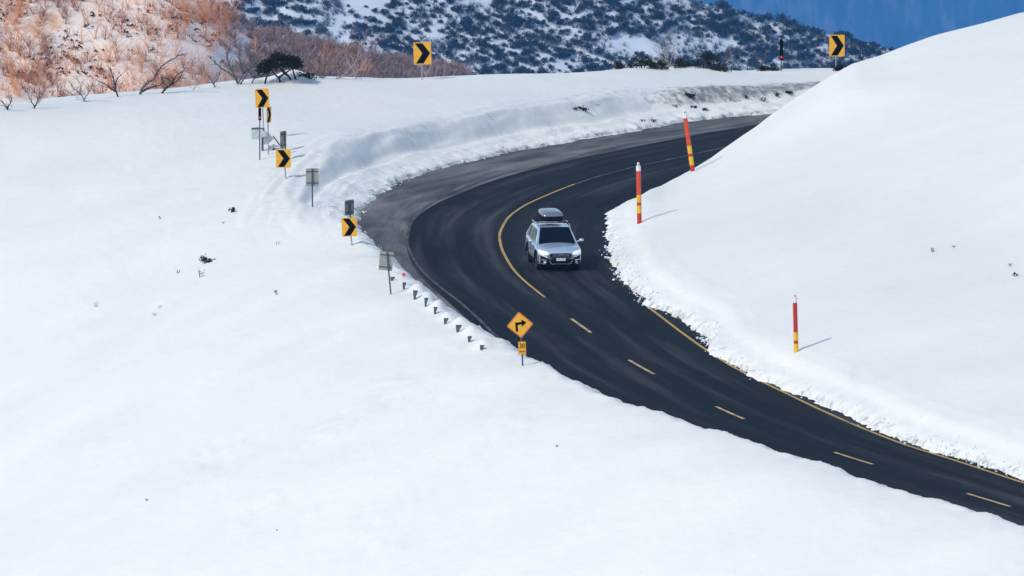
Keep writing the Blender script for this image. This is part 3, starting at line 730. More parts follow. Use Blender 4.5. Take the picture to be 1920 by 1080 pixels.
for _ in range(3000):
    px = NR.uniform(420, 1760); lo = max(c_ridge_py(px), -35); py = NR.uniform(lo, 175)
    if px < 880 and py > ridge_py(px)+15: continue
    if vnoise(px/60, py/30, 171) < -.1: continue
    q = hit_fn(zc, px, py, 1150, 1322, .6)
    if q is not None: tp.append((*q, NR.uniform(.4, .9)))
a_, b_ = split(gp, 300); individuals("snow_gum", vg, [M['leaf_gum'], M['bark_grey']], a_, lambda p: "%s blue-green snow gum, %s" % (size_word(p[3], .95, .75), spot_mid(p)), "snow gum", "snow gums on the far hillside", 999)
if b_: join_scatter("small_snow_gums", vg, b_, [M['leaf_gum'], M['bark_grey']], "smaller snow gums on the far hillside")
M['twig_blue'] = mat("cold_grey_twig", (.13, .16, .23), .85, spec=.1)
join_scatter("hillside_twigs", vt, tp, [M['twig_blue']], "bare grey understorey on the far hillside")

# ------------------------------------------------------------------ signs and posts
def text_mesh(txt, size, name="lettering"):
    cu = bpy.data.curves.new("t", 'FONT'); cu.body = txt; cu.size = size; cu.align_x = 'CENTER'; cu.align_y = 'CENTER'; cu.extrude = .002; cu.offset = size*.015
    o = bpy.data.objects.new("t", cu); COL.objects.link(o); bpy.context.view_layer.update()
    me = bpy.data.meshes.new_from_object(o); me.name = name
    bpy.data.objects.remove(o); bpy.data.curves.remove(cu); return me
def post_frame(base, bx, by, cx, cy):
    s = scale_at(base.y)/1.0; return (cx-bx)/s, (by-cy)/s/cp
def bolts(mb, pts, y):
    for x_, z_ in pts: mb.tube([(x_, y, z_), (x_, y-.012, z_)], .012, 6)
def chevron_sign(base_px, c_px, w_px, h_px, label, yaw=0, rot=0, back=False, post_top=None, mats=None, group="curve chevron signs round the bend"):
    base = hit(*base_px); s = scale_at(base.y); dx, dz = post_frame(base, *base_px, *c_px)
    w, h = w_px/s/abs(math.cos(yaw)), h_px/s
    root = empty("chevron_sign", base, 0, label=label, cat="road sign", group=group)
    front = -1
    Rz = Matrix.Rotation(yaw + (math.pi if back else 0), 3, 'Z'); Ry = Matrix.Rotation(rot, 3, 'Y')
    def T(x_, y_, z_): return tuple(Rz @ (Ry @ Vector((x_, y_, z_))) + Vector((dx, 0, dz)))
    b = MB(); c = .05*w
    poly = [(-w/2+c,-h/2),(w/2-c,-h/2),(w/2,-h/2+c),(w/2,h/2-c),(w/2-c,h/2),(-w/2+c,h/2),(-w/2,h/2-c),(-w/2,-h/2+c)]
    b.prism(poly, -.006, .002, 0, T); board = b.build("sign_board", M['sign_yellow'], root)
    b = MB(); b.prism([(x_*.985, z_*.985) for x_, z_ in poly], .002, .006, 0, T); b.build("sign_back", M['sign_back'], root)
    b = MB(); k = lambda u, v: ((u-.5)*w, (v-.5)*h)
    b.prism([k(.09,.955), k(.52,.955), k(.945,.5), k(.55,.045), k(.12,.045), k(.50,.5)], -.012, -.0065, 0, T); b.build("chevron", M['black'], root)
    for zz in (-.32, .32):
        b = MB(); b.prism([(-w*.47, zz*h-.02), (w*.47, zz*h-.02), (w*.47, zz*h+.02), (-w*.47, zz*h+.02)], .0065, .03, 0, T); b.build("bracket", M['galv_dark'], root)
    b = MB(); top = T(0, .055, h*.49 if back else h*.4)
    b.tube([(0, (.06 if not back else -.06)*math.cos(yaw), -.7), (0, (.06 if not back else -.06)*math.cos(yaw), .0), top], .032, 10); b.build("post", M['galv_dark'] if back else M['galv'], root)
    return root
chevron_sign((495,262), (492,184), 26, 36, "topmost yellow chevron sign on a tall post above the guard rail end", rot=-.05)
chevron_sign((503,290), (504.5,215), 7.5, 30, "narrow edge-on chevron sign beside the guard rail end", yaw=1.28, rot=.03)
chevron_sign((536,336), (531.5,297), 28, 35, "yellow chevron sign in front of the narrow grey sign back", rot=-.01)
chevron_sign((660,461), (655,425.5), 28.5, 36, "yellow chevron sign at the snow crest beside the left edge of the road", rot=-.045)
chevron_sign((791,150), (792,100), 33, 42, "yellow chevron sign against the blue hillside above the far snow crest", rot=-.03)
chevron_sign((1567,130), (1569,85.5), 29, 41, "yellow chevron sign at the upper right beside the snow hill", rot=0)
gb = "sign backs seen from behind round the bend"
chevron_sign((537,300), (531,262), 11, 33, "narrow grey sign back just above a yellow chevron sign", yaw=1.16, back=True, rot=-.02, group=gb)
chevron_sign((586,388), (585.5,332), 24, 34, "grey back of a sign standing alone on the snow shoulder", back=True, rot=0, group=gb)
chevron_sign((657,414), (655,389), 17, 29, "grey sign back half hidden behind the chevron sign by the road", yaw=.95, back=True, rot=0, group=gb)
chevron_sign((733,552), (724,489), 26, 36, "tilted grey sign back beside the start of the guard rail", back=True, rot=-.09 if True else 0, group=gb)

def diamond_sign():
    bpx = (980,686); base = hit(*bpx); s = scale_at(base.y)
    root = empty("turn_warning_sign", base, 0, label="yellow diamond warning sign with a right-turn arrow and small 30 plate", cat="road sign")
    dx, dz = post_frame(base, *bpx, 975, 608.5); h = 24.3/s; rot = -.10
    Ry = Matrix.Rotation(rot, 3, 'Y')
    def T(x_, y_, z_): return tuple(Ry @ Vector((x_, y_, z_)) + Vector((dx, 0, dz)))
    def dia(k, c=.10):
        k2 = h*k; e_ = c*h
        return [(e_, -k2+e_), (k2-e_, -e_), (k2-e_, e_), (e_, k2-e_), (-e_, k2-e_), (-k2+e_, e_), (-k2+e_, -e_), (-e_, -k2+e_)]
    b = MB(); b.prism(dia(1.06, .05), -.006, .004, 0, T); b.build("sign_board", M['sign_orange'], root)
    b = MB(); b.prism(dia(.93, .04), -.0095, -.0062, 0, T); b.build("sign_face", M['sign_yellow'], root)
    b = MB(); u = h/24.3
    pts = [(-9,-11),(-4.6,-11),(-4.6,-.4+1),(4,2),(4,-2),(13,5.2),(4.5,11),(4.2,6.8),(-9,4.6)]
    pts = [(-9,-12),(-4.6,-12),(-4.6,.2),(3.4,.9),(3.4,-3.6),(12.6,3.6),(3.4,10.4),(3.4,5.6),(-9,5.2)]
    v = [(x_*u, z_*u) for x_, z_ in pts]
    q = [[0,1,2,8],[8,2,3,7],[4,5,6]]
    for ids_ in q: b.prism([v[i] for i in ids_], -.014, -.010, 0, T)
    b.build("turn_arrow", M['black'], root)
    px_, pz_ = post_frame(base, *bpx, 979, 652); w2, h2 = 6.9/s, 11.8/s
    R2 = Matrix.Rotation(-.04, 3, 'Y')
    def T2(x_, y_, z_): return tuple(R2 @ Vector((x_, y_, z_)) + Vector((px_, 0, pz_)))
    rect = lambda a, c: [(-a, -c), (a, -c), (a, c), (-a, c)]
    b = MB(); b.prism(rect(w2*1.06, h2*1.05), -.006, .004, 0, T2); pl = b.build("speed_plate", M['sign_orange'], root)
    b = MB(); b.prism(rect(w2*.92, h2*.94), -.0095, -.0062, 0, T2); b.build("plate_face", M['sign_yellow'], pl)
    for txt, sz, zz in (("30", h2*.98, h2*.30), ("km/h", h2*.44, -h2*.58)):
        me = text_mesh(txt, sz); me.materials.append(M['black']); o = link("lettering", me, pl)
        o.location = T2(0, -.0125, zz); o.rotation_euler = (math.pi/2, -.04*0, 0)
        if txt == "30": o.scale = (.92, 1.1, 1)
    b = MB(); top = T(0, .03, h*.6); b.tube([(0, .03, -.7), (0, .03, 0), (px_, .03, pz_), top], .032, 10); b.build("post", M['galv_dark'], root)
diamond_sign()

def snow_pole(b_px, t_px, segs, label, rad, strong=False):
    base = hit(*b_px); s = scale_at(base.y); dx = (t_px[0]-b_px[0])/s; L_ = (b_px[1]-t_px[1])/s/cp
    root = empty("snow_pole", base, 0, label=label, cat="snow pole", group="striped snow poles along the inside of the bend")
    tot = b_px[1]-t_px[1]
    def at(py): k = (b_px[1]-py)/tot; return Vector((dx*k, 0, L_*k))
    below = MB(); below.tube([at(b_px[1]) + (at(b_px[1]) - at(t_px[1])).normalized()*.5, at(b_px[1])], rad*.98, 14); below.build("buried_foot", M[segs[-1][2]], root)
    names = {'red': 'red_section', 'orange': 'red_section', 'yellow': 'yellow_band', 'white': 'white_band', 'tip': 'tip'}
    for i, (p0, p1, c) in enumerate(segs):
        b = MB()
        if c == 'tip':
            b.tube([at(p1), at(p1*.3+p0*.7), at(p0)], [rad*.62, rad*.6, rad*.35], 12); b.build("tip", M['white'], root)
            b = MB(); m = at((p0+p1)/2); b.tube([m + Vector((0, -rad*.55, -.0)), m + Vector((0, -rad*.72, 0))], rad*.36, 10); b.build("reflector", M['orange'], root)
        else:
            r_ = rad*(1.0 if c in ('red', 'orange') else 1.06)
            b.tube([at(p1), at(p0)], r_, 16); b.build(names[c], M[c], root)
snow_pole((1299,321), (1282.5,208), [(208,212,'tip'),(212,221,'white'),(221,273,'orange'),(273,287.6,'yellow'),(287.6,293,'red'),(293,309,'yellow'),(309,321,'red')], "leaning red and yellow snow pole, farthest of the three up the bend", .10)
snow_pole((1199,419), (1196.5,304), [(304,311,'tip'),(311,320,'white'),(320,365,'orange'),(365,379,'yellow'),(379,385,'red'),(385,399.5,'yellow'),(399.5,419,'red')], "upright red and yellow snow pole at the apex of the inner snow bank", .098)
snow_pole((1493,661), (1489.5,550), [(550,557,'tip'),(557,566.5,'white'),(566.5,622,'red'),(622,638,'yellow'),(638,644,'red'),(644,661,'yellow')], "red snow pole with yellow foot alone on the right snow slope", .082)

def delineator(b_px, t_px, blk, dot, label, w_px=5.5):
    base = hit(*b_px); s = scale_at(base.y); L_ = (b_px[1]-t_px[1])/s/cp; dx = (t_px[0]-b_px[0])/s
    root = empty("delineator_post", base, 0, label=label, cat="marker post", group="slim black marker posts with red reflectors")
    b = MB(); b.tube([(0, .02, -.5), (0, .02, 0), (dx, .02, L_*.9)], .028, 8); b.build("post", M['galv_dark'], root)
    z0, z1 = (b_px[1]-blk[1])/s/cp, (b_px[1]-blk[0])/s/cp; w = w_px/s/2
    b = MB(); b.prism([(dx-w, z0), (dx+w, z0), (dx+w, z1-w), (dx+w*.5, z1), (dx-w*.5, z1), (dx-w, z1-w)], -.03, .01); b.build("black_panel", M['black'], root)
    b = MB(); zd = (b_px[1]-dot)/s/cp; b.tube([(dx, -.03, zd), (dx, -.04, zd)], w*.75, 12); b.build("reflector", M['reflector'], root)
delineator((487,300), (487.5,201), (201,225), 220, "black marker post with dark red reflector below the topmost chevron sign", 5.5)
delineator((1465,133), (1465,73), (73,113), 107, "black marker post with small red reflector on the far snow crest", 6.5)
# red reflector on its stub at the start of the guard rail
base = hit(757,519); s = scale_at(base.y)
root = empty("marker_stub", base, 0, label="small red reflector on a buried stub at the road edge", cat="marker post")
b = MB(); b.prism([(-2.6/s, 1/s), (2.6/s, 1/s), (2.9/s, 5/s), (1.2/s, 8/s), (-1.8/s, 7.5/s), (-2.9/s, 4/s)], -.02, .02); b.build("reflector", M['reflector'], root)
b = MB(); b.box((0, 0, -.2), (.07, .05, .5)); b.build("stub", M['galv'], root)

# ------------------------------------------------------------------ guard rails
def wbeam(P3, name, parent, material, hgt=.31, vert=Vector((0, 0, 1)), out=Vector((0, -1, 0))):
    prof_ = [(-.5, 0), (-.42, .03), (-.3, .08), (-.17, .08), (-.06, .0), (.06, .0), (.17, .08), (.3, .08), (.42, .03), (.5, 0)]
    b = MB(); n = len(prof_); vs = []
    for off in (0, -.006):
        for p in P3:
            for v_, o_ in prof_: vs.append(Vector(p) + vert*v_*hgt + out*(o_+off))
    k = len(P3); fs = []
    for l in range(2):
        for i in range(k-1):
            for j in range(n-1): a = l*k*n + i*n + j; fs.append((a, a+1, a+n+1, a+n))
    b.add(vs, fs); return b.build(name, material, parent)
g0 = Vector((*rail_xy[0], 0)); groot = empty("guard_rail", g0, 0, label="snow-capped guard rail along the near edge with only its post tops showing", cat="guard rail")
wbeam([(p[0]-g0.x, p[1]-g0.y, .38) for p in rail_xy], "rail_beam", groot, M['galv'], out=Vector((.97, .2, 0)))
for (px, py), hh in zip([(735.5,527),(757.5,543),(778,562),(798.5,576),(816,589),(835.5,608),(859,623),(880,642),(903,656)], (.14,.25,.32,.32,.24,.2,.24,.2,.15)):
    q = hit(px, py)
    b = MB(); w = .055*R.uniform(.75, 1.25)
    b.prism([(-w*.6, -.3), (w*.6, -.3), (w*.8, hh*.4), (w*2.2, hh*1.0), (w*2.0, hh*1.12), (-w*1.4, hh*1.12), (-w*1.2, hh*.5)], -.02, .14)  # post flared to include the dark shadow hollow under the snow cap
    o = b.build("post", M['galv_dark'], groot); o.location = (q.x-g0.x, q.y-g0.y, q.z)
def rail_end():
    base = hit(500,284); s = scale_at(base.y)
    root = empty("guard_rail_end", base, 0, label="bent grey end of the guard rail sticking out of snow below the topmost chevron", cat="guard rail")
    def q(px, py, dy=0): return Vector(((px-500)/s, dy, (284-py)/s/cp))
    def plate(name, quad, dy, mt, th=.03):
        b = MB(); b.prism([(q(a, c).x, q(a, c).z) for a, c in quad], dy, dy+th); return b.build(name, mt, root)
    plate("end_panel", [(472,261),(487,262),(487,242),(471.5,241)], .0, M['rail_light'], .02)
    plate("end_panel", [(489,257),(500,256),(500,246),(489,245)], .03, M['rail_light'], .02)
    plate("end_cap", [(471.5,242.5),(490,242),(496,245),(496,240.5),(483,239),(471.5,240)], -.02, M['galv_dark'], .12)
    plate("rail_panel", [(493,272),(503,270),(513,261),(503,248),(498,250)], .12, M['galv'], .04)
    plate("brace", [(511,256),(513,255),(526,272.5),(524,274)], .08, M['galv_dark'], .08)
    plate("rail_panel", [(503,286),(504,273),(525,272.5),(523,275),(513,277)], .02, M['galv'], .04)
    plate("rail_panel", [(510,290),(510,286),(521,285),(521,288)], -.05, M['galv_dark'], .04)
    for px, y0 in ((492,262),(513,276)):
        b = MB(); b.box((q(px, y0).x, .2, q(px, y0).z-.5), (.1, .1, 1.2)); b.build("post", M['galv_dark'], root)
M['rail_light'] = mat("weathered_zinc", (.52, .58, .58), .5, .2, noise=(9, (.35, .42, .43), .4, .7))
rail_end()

# ------------------------------------------------------------------ the car
M['paint'] = mat("ice_silver_paint", (.52, .65, .80), .26, .4, coat=.9)
M['glass_dark'] = mat("dark_glass", (.003, .005, .012), .12, spec=.3)
M['trim'] = mat("black_cladding", (.005, .005, .006), .75, spec=.12)
M['chrome'] = mat("bright_trim", (.75, .77, .8), .25, .8)
M['lamp'] = mat("lit_headlamp", (.9, .92, .95), .15, 0, emit=(1, .98, .93, .25))
M['lamp_clear'] = mat("clear_lamp", (.85, .88, .92), .12, 0)
M['rubber'] = mat("tyre_rubber", (.012, .012, .013), .85)
M['rim'] = mat("alloy_rim", (.30, .32, .35), .35, .8)
M['box_lid'] = mat("silver_grey_lid", (.20, .23, .27), .32, .35, coat=.4)
M['box_base'] = mat("black_box_base", (.004, .004, .005), .7, spec=.15)
M['plate_white'] = mat("number_plate_white", (.82, .82, .80), .5)
def make_car(loc, yaw):
    root = empty("car", loc, yaw, label="silver-blue station wagon with grey roof box driving round the bend, headlights on", cat="car")
    def loft(name, st, secf, material, closed_ends=True, parent=None):
        n = len(secf(*st[0][1:])); vs = []; fs = []
        ys = [a[0] for a in st]
        yy = sorted(set(list(np.linspace(ys[0], ys[-1], 40)) + ys))
        rows = []
        for y_ in yy:
            prm = [np.interp(y_, ys, [a[k] for a in st]) for k in range(1, len(st[0]))]
            half = secf(*prm); row = [(x_, y_, z_) for x_, z_ in half] + [(-x_, y_, z_) for x_, z_ in half[::-1][1:-1]]
            rows.append(row)
        n = len(rows[0]); vs = [p for r_ in rows for p in r_]
        for i in range(len(rows)-1):
            for j in range(n): fs.append((i*n+j, i*n+(j+1) % n, (i+1)*n+(j+1) % n, (i+1)*n+j))
        fs.append(tuple(range(n))); fs.append(tuple((len(rows)-1)*n+j for j in reversed(range(n))))
        b = MB(); b.add(vs, fs, 0, True); return b.build(name, material, parent or root)
    def sec(w, zb, zs, zt):
        return [(0, zb), (w*.9, zb), (w*.985, zb+.05), (w, zb+.18), (w*1.0, (zb+zs)/2), (w*.99, zs-.10), (w*.965, zs-.03), (w*.90, zs+.005), (w*.6, zs+(zt-zs)*.72), (w*.3, zs+(zt-zs)*.95), (0, zt)]
    st = [(-.02,.56,.50,.66,.72), (.0,.62,.42,.70,.78), (.04,.72,.34,.75,.83), (.10,.80,.29,.80,.875), (.20,.86,.26,.845,.92), (.38,.905,.25,.89,.965), (.6,.925,.25,.92,1.0), (1.0,.935,.25,.96,1.05), (1.3,.94,.25,.985,1.08), (2,.935,.25,1.02,1.10), (3.5,.935,.25,1.05,1.12), (4.4,.92,.28,1.07,1.12), (4.75,.86,.35,1.03,1.07), (4.85,.76,.45,.95,.99)]
    body = loft("body", st, sec, M['paint'])
    # wheel arches cut out of the body
    cut_ = MB()
    for y_ in (.93, 3.68):
        for sx_ in (-1, 1): cut_.tube([(sx_*.62, y_, .36), (sx_*1.1, y_, .36)], .415, 28)
    co_ = cut_.build("cutter", M['trim'])
    bm_ = body.modifiers.new("b", 'BOOLEAN'); bm_.operation = 'DIFFERENCE'; bm_.object = co_; bm_.solver = 'EXACT'
    co_.parent = root
    bpy.context.view_layer.update(); dg = bpy.context.evaluated_depsgraph_get()
    me = bpy.data.meshes.new_from_object(body.evaluated_get(dg)); body.modifiers.clear(); body.data = me
    bpy.data.objects.remove(co_)
    def yf(x_): return float(np.interp(abs(x_), [0, .3, .56, .62, .72, .80, .86, .905, .925], [-.06, -.05, -.02, .0, .04, .10, .20, .38, .6]))
    def zr(z_): return float(np.interp(z_, [.25,.42,.72,.78,.83,.875,.92,.965], [.05,0,0,.02,.06,.12,.22,.38]))
    def face(name, poly, th, material, off=.012, parent=root, dens=8, mirror=False):
        # thin shell following the nose: polygon (x,z) resampled densely along its edges
        for sgn in ((1, -1) if mirror else (1,)):
            P_ = []
            for a, c in zip(poly, poly[1:]+poly[:1]):
                for k in range(dens): P_.append((a[0]+(c[0]-a[0])*k/dens, a[1]+(c[1]-a[1])*k/dens))
            cxx = sum(p[0] for p in poly)/len(poly); czz = sum(p[1] for p in poly)/len(poly)
            rings = []
            for t in (1, .66, .33):
                rings.append([(cxx+(p[0]-cxx)*t, czz+(p[1]-czz)*t) for p in P_])
            n = len(P_); vs = [(sgn*x_, yf(x_)+zr(z_)-off, z_) for r_ in rings for x_, z_ in r_] + [(sgn*cxx, yf(cxx)+zr(czz)-off, czz)]
            nb = len(vs); vs += [(sgn*x_, yf(x_)+zr(z_)+th, z_) for x_, z_ in rings[0]]
            fs = []
            for r_ in range(2): fs += [(r_*n+i, r_*n+(i+1) % n, (r_+1)*n+(i+1) % n, (r_+1)*n+i) for i in range(n)]
            fs += [(2*n+i, 2*n+(i+1) % n, 3*n) for i in range(n)]
            fs += [(i, nb+i, nb+(i+1) % n, (i+1) % n) for i in range(n)] + [tuple(nb+i for i in range(n))]
            b = MB(); b.add(vs, fs, 0, False); o = b.build(name, material, parent)
        return o
    g = face("grille", [(-.44,.74),(-.47,.68),(-.36,.555),(.36,.555),(.47,.68),(.44,.74),(.38,.765),(-.38,.765)], .05, M['trim'], .02)
    for zz in (.60, .645, .69, .735):
        face("grille_bar", [(-.37,zz-.006),(.37,zz-.006),(.37,zz+.006),(-.37,zz+.006)], .01, M['rim'] if zz != .69 else M['chrome'], .03, g, 6)
    b = MB(); pts = [(.085*math.cos(a), .04*math.sin(a)+.70) for a in np.linspace(0, 2*math.pi, 20, endpoint=False)]
    b.prism(pts, -.115, -.07); em = b.build("emblem", M['chrome'], g)
    b = MB(); b.prism([(p[0]*.84, (p[1]-.70)*.8+.70) for p in pts], -.119, -.1145); b.build("emblem_field", mat("emblem_blue", (.02, .05, .2), .3), g)
    b = MB()
    for sx_, sz_, sr in ((-.035,.704,.013),(.01,.713,.007),(.035,.708,.007),(.04,.694,.007),(.015,.690,.007),(-.008,.697,.007)):
        star = [((sr if k % 2 == 0 else sr*.4)*math.sin(k*math.pi/5)+sx_, (sr if k % 2 == 0 else sr*.4)*math.cos(k*math.pi/5)+sz_) for k in range(10)]
        b.prism(star, -.1235, -.1192)
    b.build("emblem_stars", M['chrome'], g)
    face("headlight", [(.50,.735),(.53,.80),(.62,.845),(.80,.875),(.885,.885),(.895,.80),(.83,.735),(.70,.70),(.56,.70)], .05, M['lamp'], .022, mirror=True)
    face("lower_grille", [(-.52,.49),(-.40,.36),(.40,.36),(.52,.49),(.36,.53),(-.36,.53)], .05, M['trim'], .02)
    face("bumper_cladding", [(.44,.53),(.50,.52),(.62,.60),(.80,.66),(.90,.66),(.90,.33),(.80,.27),(.60,.27),(.50,.30),(.44,.40)], .05, M['trim'], .018, mirror=True)
    face("bumper_cladding", [(-.5,.36),(-.5,.27),(.5,.27),(.5,.36)], .05, M['trim'], .016)
    face("skid_bar", [(-.40,.345),(.40,.345),(.40,.315),(-.40,.315)], .02, M['chrome'], .04)
    face("skid_bar", [(.37,.345),(.46,.46),(.49,.46),(.43,.315),(.37,.315)], .02, M['chrome'], .04, mirror=True)
    face("fog_light", [(.60,.42),(.66,.45),(.72,.42),(.70,.36),(.62,.36)], .02, M['lamp_clear'], .04, mirror=True)
    face("fog_trim", [(.57,.50),(.80,.52),(.82,.49),(.60,.475)], .02, M['chrome'], .035, mirror=True)
    face("fog_trim", [(.57,.33),(.72,.30),(.80,.33),(.78,.36),(.62,.345)], .02, M['chrome'], .035, mirror=True)
    b = MB(); b.box((0, -.088, .515), (.38, .012, .11)); npl = b.build("number_plate", M['plate_white'], root)
    b = MB()
    for k in range(7):
        if k != 3: b.box((-.135+k*.045, -.0955, .515), (.020, .003, .05))
    b.build("plate_marks", mat("plate_marks_grey", (.2, .2, .22), .5), npl)
    # cabin: pillars and roof, glass set into them
    base = {'f': (.80, 1.18, 1.02), 'r': (.80, 4.72, 1.06)}
    rf = [(.62, 2.05, 1.625), (.66, 2.4, 1.64), (.66, 3.4, 1.635), (.64, 4.25, 1.58)]
    lo = [(.86, 1.18, 1.0), (.895, 1.9, 1.03), (.895, 3.3, 1.06), (.86, 4.72, 1.07)]
    b = MB(); nL = 5
    ringv = []
    for (xr, yr, zr_), (xl, yl, zl_) in zip(rf, lo):
        row = [(xl, yl, zl_), (xl-.02, yl+(yr-yl)*.1, zl_+(zr_-zl_)*.1), (xr+.05, yr*.95+yl*.05, zr_-.07), (xr+.0, yr, zr_-.012), (xr*.6, yr, zr_+.018), (0, yr, zr_+.028)]
        ringv.append(row + [(-p[0], p[1], p[2]) for p in row[::-1][1:]])
    n = len(ringv[0]); vs = [p for r_ in ringv for p in r_]
    fs = [(i*n+j, i*n+j+1, (i+1)*n+j+1, (i+1)*n+j) for i in range(3) for j in range(n-1)]
    fs += [tuple(range(n)), tuple(3*n+j for j in reversed(range(n)))]
    b.add(vs, fs, 0, False); cab = b.build("cabin", M['paint'], root)
    def panel(name, quad, off, material, parent=root, th=.02, mirror=False):
        for sgn in ((1, -1) if mirror else (1,)):
            q_ = [Vector((sgn*p[0], p[1], p[2])) for p in quad]; nrm = (q_[1]-q_[0]).cross(q_[-1]-q_[0]).normalized()
            cen = sum(q_, Vector())/len(q_)
            if nrm.dot(cen - Vector((0, 3, 1.0))) < 0: nrm = -nrm
            b_ = MB(); m_ = len(q_); vs_ = [p+nrm*off for p in q_] + [p-nrm*th for p in q_]
            b_.add(vs_, [tuple(range(m_)), tuple(reversed(range(m_, 2*m_)))] + [(i, (i+1) % m_, (i+1) % m_+m_, i+m_) for i in range(m_)]); b_.build(name, material, parent)
    panel("windscreen", [(-.775,1.20,1.035),(.775,1.20,1.035),(.605,2.03,1.60),(.0,2.04,1.622),(-.605,2.03,1.60)], .022, M['glass_dark'])
    panel("rear_window", [(-.70,4.70,1.12),(.70,4.70,1.12),(.58,4.29,1.55),(-.58,4.29,1.55)], .02, M['glass_dark'])
    panel("side_window", [(.86,1.62,1.06),(.885,2.55,1.075),(.735,2.62,1.54),(.70,2.12,1.52)], .012, M['glass_dark'], mirror=True)
    panel("side_window", [(.886,2.66,1.08),(.885,3.45,1.09),(.728,3.45,1.54),(.737,2.73,1.54)], .012, M['glass_dark'], mirror=True)
    panel("side_window", [(.882,3.56,1.10),(.87,4.3,1.12),(.71,4.02,1.52),(.728,3.56,1.54)], .012, M['glass_dark'], mirror=True)
    for sx_ in (1, -1):
        b = MB(); b.tube([(sx_*.86, 1.5, 1.07), (sx_*.97, 1.48, 1.10)], .03, 8); 
        vs = []
        mb2 = MB(); cxm = sx_*1.06
        for k, (yy_, sc_) in enumerate(((1.40,.45),(1.43,.9),(1.50,1),(1.55,.85))):
            vs += [(cxm+.105*sc_*math.cos(a)*(1), yy_, 1.13+.075*sc_*math.sin(a)) for a in np.linspace(0, 2*math.pi, 14, endpoint=False)]
        fs = [(i*14+j, i*14+(j+1) % 14, (i+1)*14+(j+1) % 14, (i+1)*14+j) for i in range(3) for j in range(14)] + [tuple(range(14)), tuple(42+j for j in range(14))]
        b.add(vs, fs, 0, True); b.build("mirror", M['paint'], root)
        # roof rail with its feet
        b = MB(); b.tube([(sx_*.66, 2.15, 1.60), (sx_*.67, 2.35, 1.70), (sx_*.68, 3.2, 1.725), (sx_*.67, 4.05, 1.70), (sx_*.65, 4.25, 1.60)], [.02,.026,.026,.026,.02], 8)
        b.build("roof_rail", M['chrome'], root)
        b = MB(); b.box((sx_*.932, 2.3, .34), (.03, 2.1, .17)); b.build("side_cladding", M['trim'], root)
        for y_ in (1.45, 2.62, 3.5):
            b = MB(); b.box((sx_*.938, y_, .72), (.006, .012, .5)); b.build("door_seam", M['trim'], root)
        for y_ in (2.4, 3.3):
            b = MB(); b.box((sx_*.952, y_, .93), (.03, .18, .03)); b.build("door_handle", M['paint'], root)
        for y_ in (.93, 3.68):
            b = MB(); n = 20; vs = []
            for a in np.linspace(-.15*math.pi*0, math.pi, n):
                for rr_, xx_ in ((.405, .90), (.405, .955), (.465, .95), (.465, .90)): vs.append((sx_*xx_, y_+rr_*math.cos(a), .36+rr_*math.sin(a)))
            fs = [(i*4+j, i*4+(j+1) % 4, (i+1)*4+(j+1) % 4, (i+1)*4+j) for i in range(n-1) for j in range(4)] + [(0,1,2,3), tuple((n-1)*4+j for j in (3,2,1,0))]
            b.add(vs, fs, 0, False); b.build("arch_cladding", M['trim'], root)
            w_ = empty("wheel", (sx_*.81, y_, .36)); w_.parent = root
            b = MB(); prof_t = [(.115,.22),(.118,.30),(.10,.345),(.05,.36),(-.05,.36),(-.10,.345),(-.118,.30),(-.115,.22)]; n = 28; vs = []
            for a in np.linspace(0, 2*math.pi, n, endpoint=False):
                for xo, rr_ in prof_t: vs.append((xo, rr_*math.cos(a), rr_*math.sin(a)))
            m_ = len(prof_t); fs = [(i*m_+j, i*m_+(j+1) % m_, ((i+1) % n)*m_+(j+1) % m_, ((i+1) % n)*m_+j) for i in range(n) for j in range(m_)]
            b.add(vs, fs, 0, True); b.build("tyre", M['rubber'], w_)
            b = MB(); b.tube([(sx_*.03, 0, 0), (sx_*.06, 0, 0)], .235, 24)
            for k in range(5):
                a = k*2*math.pi/5; b.box((sx_*.085, .12*math.cos(a), .12*math.sin(a)), (.03, .05, .21), Matrix.Rotation(a-math.pi/2, 3, 'X'))
            b.tube([(sx_*.06, 0, 0), (sx_*.105, 0, 0)], .05, 12); b.build("rim", M['rim'], w_)
    for sx_ in (1, -1):   # inner wheel wells closed by a dark liner
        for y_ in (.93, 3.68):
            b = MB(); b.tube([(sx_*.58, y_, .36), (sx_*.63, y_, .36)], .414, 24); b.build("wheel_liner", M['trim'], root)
    for y_ in (2.55, 3.55):
        b = MB(); b.box((0, y_, 1.755), (1.36, .07, .03)); b.build("cross_bar", M['trim'], root)
    # roof box
    rb = empty("roof_box", (-.02, 2.25, 1.79)); rb.parent = root; rb['label'] = "silver-grey lidded roof box with black underside"
    def shell(name, zlo, zhi, material, ins, ntop):
        b = MB(); rows = []
        ys_ = [0, .04, .15, .45, 1.2, 1.7, 1.95, 2.03]; ws = [.36, .40, .43, .45, .45, .43, .38, .33]; hs = [.10, .55, .8, .95, 1, .95, .75, .2]
        for y_, w_, h_ in zip(ys_, ws, hs):
            if ntop: half = [(w_, zlo), (w_, zlo+.04*h_), (w_*.95, zlo+(zhi-zlo)*.62*h_), (w_*.80, zlo+(zhi-zlo)*.93*h_), (w_*.4, zlo+(zhi-zlo)*1.0*h_), (0, zlo+(zhi-zlo)*1.02*h_)]
            else:
                h_ = max(h_, .8); half = [(w_*1.02, zhi), (w_*1.02, zhi-.03), (w_*.93, zhi-(zhi-zlo)*.75*h_), (w_*.75, zhi-(zhi-zlo)*h_), (w_*.4, zhi-(zhi-zlo)*h_), (0, zhi-(zhi-zlo)*h_)]
            rows.append([(a, y_, c) for a, c in half] + [(-a, y_, c) for a, c in half[::-1][1:]])
        n = len(rows[0]); vs = [p for r_ in rows for p in r_]
